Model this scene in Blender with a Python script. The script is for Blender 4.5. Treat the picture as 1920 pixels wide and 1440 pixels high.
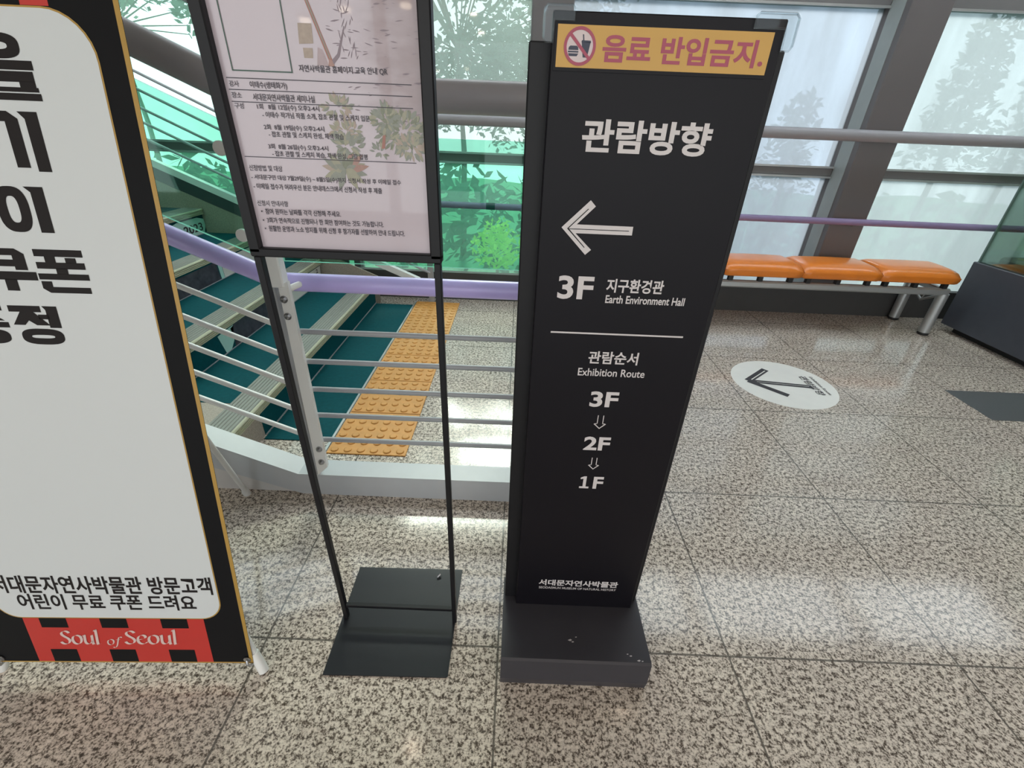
import bpy, math, random
from mathutils import Vector, Matrix

random.seed(7)
for o in list(bpy.data.objects):
    bpy.data.objects.remove(o)
SC = bpy.context.scene
COL = SC.collection

# ------------------------------------------------------------------ camera
PITCH, ROLL = 0.52122, 0.04059
CAM_H = 1.17
fwd = Vector((0, math.cos(PITCH), -math.sin(PITCH)))
r0 = Vector((1, 0, 0))
u0 = r0.cross(fwd)
right = r0 * math.cos(ROLL) + u0 * math.sin(ROLL)
up = -r0 * math.sin(ROLL) + u0 * math.cos(ROLL)
cd = bpy.data.cameras.new('camera')
cam = bpy.data.objects.new('camera', cd)
COL.objects.link(cam)
M = Matrix((right, up, -fwd)).transposed().to_4x4()
M.translation = Vector((0, 0, CAM_H))
cam.matrix_world = M
cd.sensor_width = 36.0
cd.lens = 840.05 / 1920 * 36.0
cd.clip_start = 0.02
SC.camera = cam

# ------------------------------------------------------------------ world, sun, exposure
SC.view_settings.view_transform = 'Standard'
SC.view_settings.look = 'None'
SC.view_settings.gamma = 1.0
SC.view_settings.use_curve_mapping = False
SC.view_settings.exposure = 0.0
SC.cycles.use_denoising = True
SC.cycles.max_bounces = 8
SC.cycles.transparent_max_bounces = 16

W = bpy.data.worlds.new('sky')
SC.world = W
W.use_nodes = True
wn, wl = W.node_tree.nodes, W.node_tree.links
wn.clear()
wo = wn.new('ShaderNodeOutputWorld')
wb = wn.new('ShaderNodeBackground')
wtc = wn.new('ShaderNodeTexCoord')
wsep = wn.new('ShaderNodeSeparateXYZ')
wr = wn.new('ShaderNodeValToRGB')
wr.color_ramp.elements[0].position = 0.0
wr.color_ramp.elements[0].color = (0.90, 0.96, 0.97, 1)
wr.color_ramp.elements[1].position = 0.6
wr.color_ramp.elements[1].color = (0.74, 0.87, 1.0, 1)
wl.new(wtc.outputs['Generated'], wsep.inputs[0])
wl.new(wsep.outputs['Z'], wr.inputs[0])
wl.new(wr.outputs[0], wb.inputs[0])
wb.inputs[1].default_value = 2.7
wl.new(wb.outputs[0], wo.inputs[0])

sd = bpy.data.lights.new('sun', 'SUN')
sd.energy = 14.5
sd.angle = math.radians(20)
sd.color = (1.0, 0.95, 0.86)
sun = bpy.data.objects.new('sun', sd)
COL.objects.link(sun)
sun.location = (2, 8, 8)
sun.rotation_euler = Vector((-0.08, 1.0, 0.90)).to_track_quat('Z', 'Y').to_euler()


# ------------------------------------------------------------------ materials
MATS = {}


def nt(name):
    m = bpy.data.materials.new(name)
    m.use_nodes = True
    n, l = m.node_tree.nodes, m.node_tree.links
    n.clear()
    out = n.new('ShaderNodeOutputMaterial')
    MATS[name] = m
    return m, n, l, out


def mat(name, col, rough=0.5, metal=0.0, spec=0.5, var=0.06, scale=20.0, bump=0.0, bscale=300.0, coat=0.0, trans=0.0):
    m, n, l, out = nt(name)
    b = n.new('ShaderNodeBsdfPrincipled')
    b.inputs['Roughness'].default_value = rough
    b.inputs['Metallic'].default_value = metal
    b.inputs['Specular IOR Level'].default_value = spec
    b.inputs['Coat Weight'].default_value = coat
    b.inputs['Coat Roughness'].default_value = 0.03
    tc = n.new('ShaderNodeTexCoord')
    no = n.new('ShaderNodeTexNoise')
    no.inputs['Scale'].default_value = scale
    no.inputs['Detail'].default_value = 3
    l.new(tc.outputs['Object'], no.inputs['Vector'])
    mx = n.new('ShaderNodeMix')
    mx.data_type = 'RGBA'
    mx.inputs[6].default_value = tuple(c * (1 - var) for c in col) + (1,)
    mx.inputs[7].default_value = tuple(min(1, c * (1 + var)) for c in col) + (1,)
    l.new(no.outputs['Fac'], mx.inputs[0])
    l.new(mx.outputs[2], b.inputs['Base Color'])
    if bump:
        n2 = n.new('ShaderNodeTexNoise')
        n2.inputs['Scale'].default_value = bscale
        l.new(tc.outputs['Object'], n2.inputs['Vector'])
        bp = n.new('ShaderNodeBump')
        bp.inputs['Strength'].default_value = bump
        bp.inputs['Distance'].default_value = 0.002
        l.new(n2.outputs['Fac'], bp.inputs['Height'])
        l.new(bp.outputs[0], b.inputs['Normal'])
    l.new(b.outputs[0], out.inputs[0])
    return m


def granite():
    m, n, l, out = nt('granite')
    b = n.new('ShaderNodeBsdfPrincipled')
    tc = n.new('ShaderNodeTexCoord')
    no = n.new('ShaderNodeTexNoise')
    no.inputs['Scale'].default_value = 185
    no.inputs['Detail'].default_value = 5.0
    no.inputs['Roughness'].default_value = 0.72
    l.new(tc.outputs['Object'], no.inputs['Vector'])
    nb = n.new('ShaderNodeTexNoise')
    nb.inputs['Scale'].default_value = 80
    nb.inputs['Detail'].default_value = 2.0
    l.new(tc.outputs['Object'], nb.inputs['Vector'])
    nm = n.new('ShaderNodeMath'); nm.operation = 'MULTIPLY_ADD'
    nm.inputs[1].default_value = 0.55
    l.new(nb.outputs['Fac'], nm.inputs[0])
    l.new(no.outputs['Fac'], nm.inputs[2])
    rp = n.new('ShaderNodeValToRGB')
    cr = rp.color_ramp
    cr.elements[0].position = 0.635
    cr.elements[0].color = (0.085, 0.068, 0.056, 1)
    cr.elements[1].position = 0.92
    cr.elements[1].color = (0.88, 0.80, 0.715, 1)
    e = cr.elements.new(0.728)
    e.color = (0.27, 0.225, 0.19, 1)
    e = cr.elements.new(0.768)
    e.color = (0.60, 0.53, 0.46, 1)
    e = cr.elements.new(0.825)
    e.color = (0.74, 0.66, 0.58, 1)
    l.new(nm.outputs[0], rp.inputs[0])
    # large scale tint
    n2 = n.new('ShaderNodeTexNoise')
    n2.inputs['Scale'].default_value = 9
    n2.inputs['Detail'].default_value = 4
    l.new(tc.outputs['Object'], n2.inputs['Vector'])
    r2 = n.new('ShaderNodeValToRGB')
    r2.color_ramp.elements[0].position = 0.3
    r2.color_ramp.elements[0].color = (0.86, 0.84, 0.83, 1)
    r2.color_ramp.elements[1].position = 0.7
    r2.color_ramp.elements[1].color = (1.0, 0.99, 0.97, 1)
    l.new(n2.outputs['Fac'], r2.inputs[0])
    mu = n.new('ShaderNodeMix')
    mu.data_type = 'RGBA'
    mu.blend_type = 'MULTIPLY'
    mu.inputs[0].default_value = 1
    l.new(rp.outputs[0], mu.inputs[6])
    l.new(r2.outputs[0], mu.inputs[7])
    # joints between the slabs
    sp = n.new('ShaderNodeSeparateXYZ')
    l.new(tc.outputs['Object'], sp.inputs[0])

    def joint(sock, off, size):
        a = n.new('ShaderNodeMath'); a.operation = 'SUBTRACT'; a.inputs[1].default_value = off
        l.new(sock, a.inputs[0])
        d = n.new('ShaderNodeMath'); d.operation = 'DIVIDE'; d.inputs[1].default_value = size
        l.new(a.outputs[0], d.inputs[0])
        rr = n.new('ShaderNodeMath'); rr.operation = 'PINGPONG'; rr.inputs[1].default_value = 0.5
        l.new(d.outputs[0], rr.inputs[0])
        c = n.new('ShaderNodeMath'); c.operation = 'LESS_THAN'; c.inputs[1].default_value = 0.0042
        l.new(rr.outputs[0], c.inputs[0])
        return c
    j1 = joint(sp.outputs['X'], -0.6066, 0.598)
    j2 = joint(sp.outputs['Y'], 0.6669, 0.6034)
    mxj = n.new('ShaderNodeMath'); mxj.operation = 'MAXIMUM'
    l.new(j1.outputs[0], mxj.inputs[0])
    l.new(j2.outputs[0], mxj.inputs[1])
    jm = n.new('ShaderNodeMath'); jm.operation = 'MULTIPLY'; jm.inputs[1].default_value = 0.85
    l.new(mxj.outputs[0], jm.inputs[0])
    mj = n.new('ShaderNodeMix')
    mj.data_type = 'RGBA'
    l.new(jm.outputs[0], mj.inputs[0])
    l.new(mu.outputs[2], mj.inputs[6])
    mj.inputs[7].default_value = (0.10, 0.088, 0.075, 1)
    l.new(mj.outputs[2], b.inputs['Base Color'])
    rg = n.new('ShaderNodeMath'); rg.operation = 'MULTIPLY_ADD'
    rg.inputs[1].default_value = 0.12
    rg.inputs[2].default_value = 0.05
    l.new(no.outputs['Fac'], rg.inputs[0])
    l.new(rg.outputs[0], b.inputs['Roughness'])
    b.inputs['Specular IOR Level'].default_value = 0.55
    l.new(b.outputs[0], out.inputs[0])
    return m


def glass(name, tint, gloss=1.0, milky=0.0, milk=(0.8, 0.9, 0.95), streak=False):
    """clear sheet: see-through with a tint, a fresnel reflection and (milky) a light-scattering film of dust"""
    m, n, l, out = nt(name)
    tr = n.new('ShaderNodeBsdfTransparent')
    tr.inputs[0].default_value = tint + (1,)
    gl = n.new('ShaderNodeBsdfGlossy')
    gl.inputs['Roughness'].default_value = 0.03
    fr = n.new('ShaderNodeFresnel')
    fr.inputs[0].default_value = 1.45
    fm = n.new('ShaderNodeMath'); fm.operation = 'MULTIPLY'; fm.inputs[1].default_value = gloss
    l.new(fr.outputs[0], fm.inputs[0])
    base = tr
    if milky:
        tl = n.new('ShaderNodeBsdfTranslucent')
        tl.inputs[0].default_value = milk + (1,)
        ms = n.new('ShaderNodeMixShader')
        tc = n.new('ShaderNodeTexCoord')
        mp = n.new('ShaderNodeMapping')
        mp.inputs['Scale'].default_value = (3.0, 3.0, 0.6) if streak else (1.5, 1.5, 1.5)
        no = n.new('ShaderNodeTexNoise')
        no.inputs['Scale'].default_value = 2.2
        no.inputs['Detail'].default_value = 6
        l.new(tc.outputs['Object'], mp.inputs[0])
        l.new(mp.outputs[0], no.inputs['Vector'])
        mr = n.new('ShaderNodeMapRange')
        mr.inputs[1].default_value = 0.3
        mr.inputs[2].default_value = 0.7
        mr.inputs[3].default_value = milky * 0.82
        mr.inputs[4].default_value = min(0.98, milky * 1.12)
        l.new(no.outputs['Fac'], mr.inputs[0])
        l.new(mr.outputs[0], ms.inputs[0])
        l.new(tr.outputs[0], ms.inputs[1])
        l.new(tl.outputs[0], ms.inputs[2])
        base = ms
    mx = n.new('ShaderNodeMixShader')
    l.new(fm.outputs[0], mx.inputs[0])
    l.new(base.outputs[0], mx.inputs[1])
    l.new(gl.outputs[0], mx.inputs[2])
    l.new(mx.outputs[0], out.inputs[0])
    return m


def leafmat(name, c1, c2, trans=0.35):
    m, n, l, out = nt(name)
    oi = n.new('ShaderNodeTexCoord')
    no = n.new('ShaderNodeTexNoise')
    no.inputs['Scale'].default_value = 3.5
    l.new(oi.outputs['Object'], no.inputs['Vector'])
    mx = n.new('ShaderNodeMix')
    mx.data_type = 'RGBA'
    mx.inputs[6].default_value = c1 + (1,)
    mx.inputs[7].default_value = c2 + (1,)
    l.new(no.outputs['Fac'], mx.inputs[0])
    d = n.new('ShaderNodeBsdfDiffuse')
    t = n.new('ShaderNodeBsdfTranslucent')
    l.new(mx.outputs[2], d.inputs[0])
    l.new(mx.outputs[2], t.inputs[0])
    s = n.new('ShaderNodeMixShader')
    s.inputs[0].default_value = trans
    l.new(d.outputs[0], s.inputs[1])
    l.new(t.outputs[0], s.inputs[2])
    l.new(s.outputs[0], out.inputs[0])
    return m


def lampmat(name, col, strength):
    m, n, l, out = nt(name)
    e = n.new('ShaderNodeEmission')
    e.inputs[0].default_value = col + (1,)
    e.inputs[1].default_value = strength
    l.new(e.outputs[0], out.inputs[0])
    return m


G = granite()
KERB = mat('kerb_paint', (0.50, 0.52, 0.54), 0.4, var=0.05)
WHITE = mat('white_paint', (0.84, 0.84, 0.82), 0.35, var=0.04)
GREYPAINT = mat('grey_paint', (0.36, 0.37, 0.39), 0.38, var=0.04)
PIPEGREY = mat('pipe_grey', (0.30, 0.29, 0.31), 0.42, var=0.04)
LAV = mat('lavender_coat', (0.54, 0.45, 0.86), 0.3, var=0.05)
LAVSHADE = mat('lavender_shaded', (0.26, 0.20, 0.36), 0.35, var=0.05)  # same lavender, darkened to carry the backlit shade of the far rail
SLATE = mat('slate_coat', (0.0060, 0.0052, 0.0080), 0.45, spec=0.2, var=0.10, scale=8)
SLATEDARK = mat('slate_dark', (0.008, 0.008, 0.010), 0.5, spec=0.3, var=0.10)
BASECOAT = mat('base_coat', (0.045, 0.043, 0.051), 0.40, spec=0.3, var=0.12, scale=14)
BLACKMETAL = mat('black_metal', (0.008, 0.008, 0.010), 0.45, spec=0.3, var=0.1)
PLATE = mat('plate_coat', (0.013, 0.014, 0.018), 0.40, spec=0.35, var=0.12, scale=10)
PRINT = mat('white_print', (0.62, 0.58, 0.58), 0.5, var=0.03)
YELLOW = mat('yellow_film', (0.55, 0.31, 0.055), 0.38, var=0.06)
MAROON = mat('maroon_print', (0.36, 0.055, 0.10), 0.45, var=0.05)
PINKWHITE = mat('pictogram_white', (0.62, 0.52, 0.52), 0.45, var=0.03)
NAVY = mat('pictogram_navy', (0.025, 0.03, 0.06), 0.45, var=0.03)
TEAL = mat('teal_vinyl', (0.005, 0.080, 0.094), 0.6, spec=0.06, var=0.22, scale=60, bump=0.15, bscale=500)
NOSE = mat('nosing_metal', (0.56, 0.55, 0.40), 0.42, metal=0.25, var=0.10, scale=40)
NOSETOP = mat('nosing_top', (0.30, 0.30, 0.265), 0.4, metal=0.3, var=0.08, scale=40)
TACT = mat('tactile_rubber', (0.66, 0.315, 0.075), 0.55, var=0.16, scale=30)
STEEL = mat('steel', (0.45, 0.45, 0.46), 0.3, metal=0.9, var=0.06)
ALU = mat('aluminium', (0.42, 0.43, 0.43), 0.38, metal=0.55, var=0.06)
RUBBER = mat('black_rubber', (0.015, 0.015, 0.016), 0.6)
LEATHER = mat('orange_leather', (0.78, 0.215, 0.018), 0.32, var=0.10, scale=14, bump=0.08, bscale=260, spec=0.6, coat=0.2)
CASE = mat('case_laminate', (0.058, 0.064, 0.082), 0.5, var=0.10, scale=18)
FRAME = mat('window_frame', (0.155, 0.150, 0.150), 0.5, var=0.05)
COLUMN = mat('column_paint', (0.125, 0.112, 0.112), 0.55, var=0.05, scale=6)
SILL = mat('sill_wall', (0.05, 0.049, 0.048), 0.6, var=0.10)
PLASTER = mat('plaster', (0.62, 0.60, 0.58), 0.8, var=0.05)
PANELWALL = mat('stair_panel', (0.060, 0.080, 0.085), 0.55, var=0.10)
CEIL = mat('ceiling_paint', (0.62, 0.60, 0.57), 0.9, var=0.03)
HALL = mat('hall_wall_paint', (0.40, 0.35, 0.31), 0.85, var=0.05)
STICK = mat('disc_vinyl', (0.84, 0.83, 0.78), 0.42, var=0.05, scale=12)
INK = mat('charcoal_ink', (0.040, 0.038, 0.045), 0.5)
BINK = mat('banner_ink', (0.018, 0.015, 0.015), 0.55, spec=0.15)
BANNERWHITE = mat('banner_white', (0.63, 0.655, 0.66), 0.55, var=0.02, scale=3)
BANNERBLACK = mat('banner_black', (0.0075, 0.0075, 0.0085), 0.55, spec=0.12)
BANNERRED = mat('banner_red', (0.52, 0.030, 0.022), 0.45)
GOLD = mat('banner_gold', (0.42, 0.25, 0.05), 0.45)
PAPER = mat('poster_paper', (0.51, 0.44, 0.485), 0.4, var=0.05, scale=5, coat=0.6)


def printed_bark(m):
    n, l = m.node_tree.nodes, m.node_tree.links
    bs = [q for q in n if q.type == 'BSDF_PRINCIPLED'][0]
    old = bs.inputs['Base Color'].links[0].from_socket
    tc = n.new('ShaderNodeTexCoord')
    sp = n.new('ShaderNodeSeparateXYZ')
    l.new(tc.outputs['Object'], sp.inputs[0])
    no = n.new('ShaderNodeTexNoise')
    no.inputs['Scale'].default_value = 28
    no.inputs['Detail'].default_value = 6
    mp = n.new('ShaderNodeMapping')
    mp.inputs['Scale'].default_value = (0.7, 1, 1.6)
    l.new(tc.outputs['Object'], mp.inputs[0])
    l.new(mp.outputs[0], no.inputs['Vector'])
    ad = n.new('ShaderNodeMath'); ad.operation = 'MULTIPLY_ADD'; ad.inputs[1].default_value = 0.09
    l.new(no.outputs['Fac'], ad.inputs[0])
    l.new(sp.outputs['X'], ad.inputs[2])
    mx_ = n.new('ShaderNodeMapRange'); mx_.interpolation_type = 'SMOOTHSTEP'
    mx_.inputs[1].default_value = 0.085
    mx_.inputs[2].default_value = 0.185
    l.new(ad.outputs[0], mx_.inputs[0])
    az = n.new('ShaderNodeMath'); az.operation = 'MULTIPLY_ADD'; az.inputs[1].default_value = 0.05
    l.new(no.outputs['Fac'], az.inputs[0])
    l.new(sp.outputs['Z'], az.inputs[2])
    mz_ = n.new('ShaderNodeMapRange'); mz_.interpolation_type = 'SMOOTHSTEP'
    mz_.inputs[1].default_value = 1.145
    mz_.inputs[2].default_value = 1.225
    l.new(az.outputs[0], mz_.inputs[0])
    mu = n.new('ShaderNodeMath'); mu.operation = 'MULTIPLY'
    l.new(mx_.outputs[0], mu.inputs[0])
    l.new(mz_.outputs[0], mu.inputs[1])
    mx = n.new('ShaderNodeMix'); mx.data_type = 'RGBA'
    l.new(mu.outputs[0], mx.inputs[0])
    l.new(old, mx.inputs[6])
    mx.inputs[7].default_value = (0.30, 0.225, 0.235, 1)
    l.new(mx.outputs[2], bs.inputs['Base Color'])


printed_bark(PAPER)
PAPERINK = mat('poster_ink', (0.055, 0.045, 0.06), 0.5)
QRGREEN = mat('poster_green_rule', (0.06, 0.11, 0.09), 0.5)
ARTBARK = mat('art_bark', (0.43, 0.345, 0.365), 0.5, var=0.12, scale=90)
ARTLINE = mat('art_pencil', (0.25, 0.20, 0.23), 0.5)
ARTTWIG = mat('art_twig', (0.36, 0.17, 0.14), 0.5, var=0.1)
ARTG1 = mat('art_leaf_green', (0.215, 0.23, 0.175), 0.5, var=0.2, scale=200)
ARTG2 = mat('art_leaf_pale', (0.335, 0.325, 0.25), 0.5, var=0.15, scale=200)
ARTG3 = mat('art_leaf_grey', (0.26, 0.275, 0.24), 0.5, var=0.15, scale=200)
ARTOCH = mat('art_leaf_ochre', (0.40, 0.325, 0.275), 0.5, var=0.15, scale=200)
ARTRED = mat('art_leaf_red', (0.38, 0.235, 0.205), 0.5, var=0.15, scale=200)
PHOTO = mat('riser_photo', (0.075, 0.068, 0.085), 0.25, var=0.75, scale=26)
LABEL = mat('riser_label', (0.78, 0.77, 0.70), 0.4, var=0.10, scale=10)
LABELGREEN = mat('riser_label_green', (0.50, 0.80, 0.70), 0.4, var=0.08)
GSTEP = mat('step_stone', (0.42, 0.36, 0.30), 0.6, var=0.45, scale=170)
LITSIDE = mat('column_lit_side', (0.30, 0.325, 0.315), 0.5)  # column paint with the window light put into its colour
MATGREY = mat('grey_slab', (0.115, 0.120, 0.125), 0.34, var=0.10, scale=80)
TERRAIN = mat('terrain_side', (0.115, 0.135, 0.105), 0.6, var=0.12)
MOSS = mat('terrain_moss', (0.21, 0.22, 0.06), 0.8, var=0.35, scale=30, bump=0.6, bscale=90)
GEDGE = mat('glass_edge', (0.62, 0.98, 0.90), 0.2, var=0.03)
BALGLASS = glass('balustrade_glass', (0.62, 0.87, 0.78), 0.6)
CLEAR = glass('case_glass', (0.86, 0.96, 0.91), 0.7)
ACRYL = glass('clear_acrylic', (0.95, 0.97, 0.98), 0.45)
PANE_L = glass('pane_left', (0.84, 0.97, 0.93), 0.5, 0.26, (0.26, 0.38, 0.34))
PANE_M = glass('pane_middle', (0.70, 0.78, 0.87), 0.5, 0.70, (0.325, 0.345, 0.37), True)
PANE_R = glass('pane_right', (0.80, 0.88, 0.90), 0.5, 0.70, (0.30, 0.33, 0.345), True)
PANE_O = glass('pane_left_of_column', (0.80, 0.87, 0.85), 0.5, 0.36, (0.26, 0.31, 0.30))
ADDED_ROOFPANE = glass('added_rooflight_pane', (0.9, 0.96, 1.0), 0.3, 0.88, (0.90, 0.93, 0.95))
LEAF1 = leafmat('leaf_dark', (0.055, 0.10, 0.085), (0.10, 0.16, 0.12), 0.4)
LEAF2 = leafmat('leaf_mid', (0.085, 0.15, 0.11), (0.16, 0.235, 0.16))
LEAF3 = leafmat('leaf_lime', (0.50, 0.75, 0.10), (0.75, 0.90, 0.22), 0.6)
BARK = mat('bark', (0.09, 0.065, 0.045), 0.9, var=0.3)
SOIL = leafmat('bank_green', (0.05, 0.13, 0.085), (0.10, 0.20, 0.12), 0.0)
LAMP = lampmat('lamp_glow', (1.0, 0.84, 0.66), 14.0)


# ------------------------------------------------------------------ mesh helpers
class MB:
    def __init__(s):
        s.v, s.f, s.mi, s.sm = [], [], [], []
        s.cur = 0
        s.smooth = False

    def _add(s, vs, fs):
        o = len(s.v)
        s.v += [tuple(p) for p in vs]
        for f in fs:
            s.f.append(tuple(i + o for i in f))
            s.mi.append(s.cur)
            s.sm.append(s.smooth)
        return s

    def box(s, a, b):
        x0, y0, z0 = a
        x1, y1, z1 = b
        return s._add([(x0, y0, z0), (x1, y0, z0), (x1, y1, z0), (x0, y1, z0), (x0, y0, z1), (x1, y0, z1), (x1, y1, z1), (x0, y1, z1)],
                      [(0, 3, 2, 1), (4, 5, 6, 7), (0, 1, 5, 4), (1, 2, 6, 5), (2, 3, 7, 6), (3, 0, 4, 7)])

    def bbox(s, a, b, r=0.004):
        """box with chamfered edges"""
        x0, y0, z0 = a
        x1, y1, z1 = b
        pts = [(x0 + r, y0), (x1 - r, y0), (x1, y0 + r), (x1, y1 - r), (x1 - r, y1), (x0 + r, y1), (x0, y1 - r), (x0, y0 + r)]
        ins = [(min(max(x, x0 + r), x1 - r), min(max(y, y0 + r), y1 - r)) for x, y in pts]
        vs, n = [], 8
        for ring, z in ((ins, z0), (pts, z0 + r), (pts, z1 - r), (ins, z1)):
            vs += [(x, y, z) for x, y in ring]
        fs = []
        for k in range(3):
            for i in range(n):
                j = (i + 1) % n
                fs.append((k * n + i, k * n + j, (k + 1) * n + j, (k + 1) * n + i))
        fs.append(tuple(range(n - 1, -1, -1)))
        fs.append(tuple(3 * n + i for i in range(n)))
        return s._add(vs, fs)

    def prism(s, poly, axis, a, b):
        """poly (2-D) extruded along axis from a to b; x: poly=(y,z), y: poly=(x,z), z: poly=(x,y)"""
        def P(p, t):
            return {'x': (t, p[0], p[1]), 'y': (p[0], t, p[1]), 'z': (p[0], p[1], t)}[axis]
        n = len(poly)
        vs = [P(p, a) for p in poly] + [P(p, b) for p in poly]
        fs = [tuple(range(n)), tuple(range(2 * n - 1, n - 1, -1))]
        for i in range(n):
            j = (i + 1) % n
            fs.append((i, i + n, j + n, j))
        return s._add(vs, fs)

    def tube(s, path, r, n=14, cap=True):
        sm = s.smooth
        path = [Vector(p) for p in path]
        rings, prev = [], None
        for i, p in enumerate(path):
            if i == 0:
                t = (path[1] - p).normalized()
            elif i == len(path) - 1:
                t = (p - path[i - 1]).normalized()
            else:
                t = ((path[i + 1] - p).normalized() + (p - path[i - 1]).normalized()).normalized()
            if prev is None:
                a = t.orthogonal().normalized()
            else:
                a = (prev - t * prev.dot(t)).normalized()
            prev = a
            b = t.cross(a)
            rr = r[i] if isinstance(r, (list, tuple)) else r
            k = 1.0
            if 0 < i < len(path) - 1:
                c = (path[i + 1] - p).normalized().dot((p - path[i - 1]).normalized())
                k = 1 / max(0.5, math.sqrt((1 + c) / 2))
            rings.append([p + (a * math.cos(2 * math.pi * q / n) + b * math.sin(2 * math.pi * q / n)) * rr * (k if k < 1.2 else 1.2) for q in range(n)])
        vs = [v for ring in rings for v in ring]
        fs = []
        for i in range(len(rings) - 1):
            for q in range(n):
                w = (q + 1) % n
                fs.append((i * n + q, i * n + w, (i + 1) * n + w, (i + 1) * n + q))
        s.smooth = True
        s._add(vs, fs)
        s.smooth = False
        if cap:
            s._add(rings[0], [tuple(range(n - 1, -1, -1))])
            s._add(rings[-1], [tuple(range(n))])
        s.smooth = sm
        return s

    def lathe(s, prof, centre, n=24, axis='z'):
        cx, cy, cz = centre
        vs, fs = [], []
        for rr, h in prof:
            for q in range(n):
                a = 2 * math.pi * q / n
                c, d = rr * math.cos(a), rr * math.sin(a)
                vs.append({'z': (cx + c, cy + d, cz + h), 'y': (cx + c, cy + h, cz + d), 'x': (cx + h, cy + c, cz + d)}[axis])
        for i in range(len(prof) - 1):
            for q in range(n):
                w = (q + 1) % n
                fs.append((i * n + q, i * n + w, (i + 1) * n + w, (i + 1) * n + q))
        fs.append(tuple(range(n - 1, -1, -1)))
        fs.append(tuple((len(prof) - 1) * n + q for q in range(n)))
        return s._add(vs, fs)

    def poly(s, pts):
        return s._add(pts, [tuple(range(len(pts)))])


def link(o, parent):
    COL.objects.link(o)
    if parent is not None:
        o.parent = parent
    return o


def base_of(o):
    v = Vector((0, 0, 0))
    while o is not None:
        v += o.location
        o = o.parent
    return v


def obj(name, mb, m, parent=None, smooth=False, loc=None):
    """one mesh object; mb holds world coordinates"""
    me = bpy.data.meshes.new(name)
    off = base_of(parent) if parent is not None else Vector(loc or (0, 0, 0))
    me.from_pydata([(Vector(p) - off) for p in mb.v], [], mb.f)
    for k in (m if isinstance(m, (list, tuple)) else [m]):
        me.materials.append(k)
    for i, p in enumerate(me.polygons):
        p.material_index = mb.mi[i]
        p.use_smooth = smooth or mb.sm[i]
    me.update()
    o = bpy.data.objects.new(name, me)
    link(o, parent)
    if parent is None and loc:
        o.location = loc
    return o


def tag(o, label, cat, group=None):
    o['label'] = label
    o['category'] = cat
    if group:
        o['group'] = group
    return o


def thing(name, loc, label, cat, group=None):
    o = bpy.data.objects.new(name, None)
    o.empty_display_size = 0.1
    COL.objects.link(o)
    o.location = loc
    return tag(o, label, cat, group)


def struct(name, mb, m, parent=None, smooth=False):
    o = obj(name, mb, m, parent, smooth)
    if parent is None:
        o['kind'] = 'structure'
    return o


class Plane:
    """a flat sheet in space: origin, u and v directions, normal towards the reader"""
    def __init__(s, o, eu, ev):
        s.o, s.u, s.v = Vector(o), Vector(eu).normalized(), Vector(ev).normalized()
        s.n = s.u.cross(s.v).normalized()

    def at(s, u, v, h=0.0):
        return s.o + s.u * u + s.v * v + s.n * h


def flat(pl, mb, pts, h=0.0006):
    mb.poly([pl.at(u, v, h) for u, v in pts])
    return mb


def rect(pl, mb, u0, v0, u1, v1, h=0.0006):
    return flat(pl, mb, [(u0, v0), (u1, v0), (u1, v1), (u0, v1)], h)


def rrect(u0, v0, u1, v1, rb, rt, n=8):
    pts = []
    for cx, cy, r, a0 in ((u1 - rb, v0 + rb, rb, -90), (u1 - rt, v1 - rt, rt, 0), (u0 + rt, v1 - rt, rt, 90), (u0 + rb, v0 + rb, rb, 180)):
        for k in range(n + 1):
            a = math.radians(a0 + 90 * k / n)
            pts.append((cx + r * math.cos(a), cy + r * math.sin(a)))
    return pts


TXT = bpy.data.scenes.new('lettering')


def text_geo(body, bold=0.0, shear=0.0, space=1.0):
    cu = bpy.data.curves.new('t', 'FONT')
    cu.body = body
    cu.offset = bold
    cu.shear = shear
    cu.space_character = space
    cu.resolution_u = 4
    ob = bpy.data.objects.new('t', cu)
    TXT.collection.objects.link(ob)
    vl = TXT.view_layers[0]
    vl.update()
    dg = vl.depsgraph
    me = bpy.data.meshes.new_from_object(ob.evaluated_get(dg))
    vs = [tuple(v.co) for v in me.vertices]
    fs = [tuple(p.vertices) for p in me.polygons]
    bpy.data.objects.remove(ob)
    bpy.data.curves.remove(cu)
    bpy.data.meshes.remove(me)
    return vs, fs


def text(mb, pl, body, u0, u1, v0, v1, bold=0.0, shear=0.0, space=1.0, h=0.0008):
    vs, fs = text_geo(body, bold, shear, space)
    if not vs:
        return mb
    xs = [v[0] for v in vs]
    ys = [v[1] for v in vs]
    ax, bx, ay, by = min(xs), max(xs), min(ys), max(ys)
    sx, sy = (u1 - u0) / (bx - ax), (v1 - v0) / (by - ay)
    mb._add([pl.at(u0 + (x - ax) * sx, v0 + (y - ay) * sy, h) for x, y, _ in vs], fs)
    return mb


def letters(name, pl, body, u0, u1, v0, v1, m, parent, **k):
    return obj(name, text(MB(), pl, body, u0, u1, v0, v1, **k), m, parent)


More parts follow.
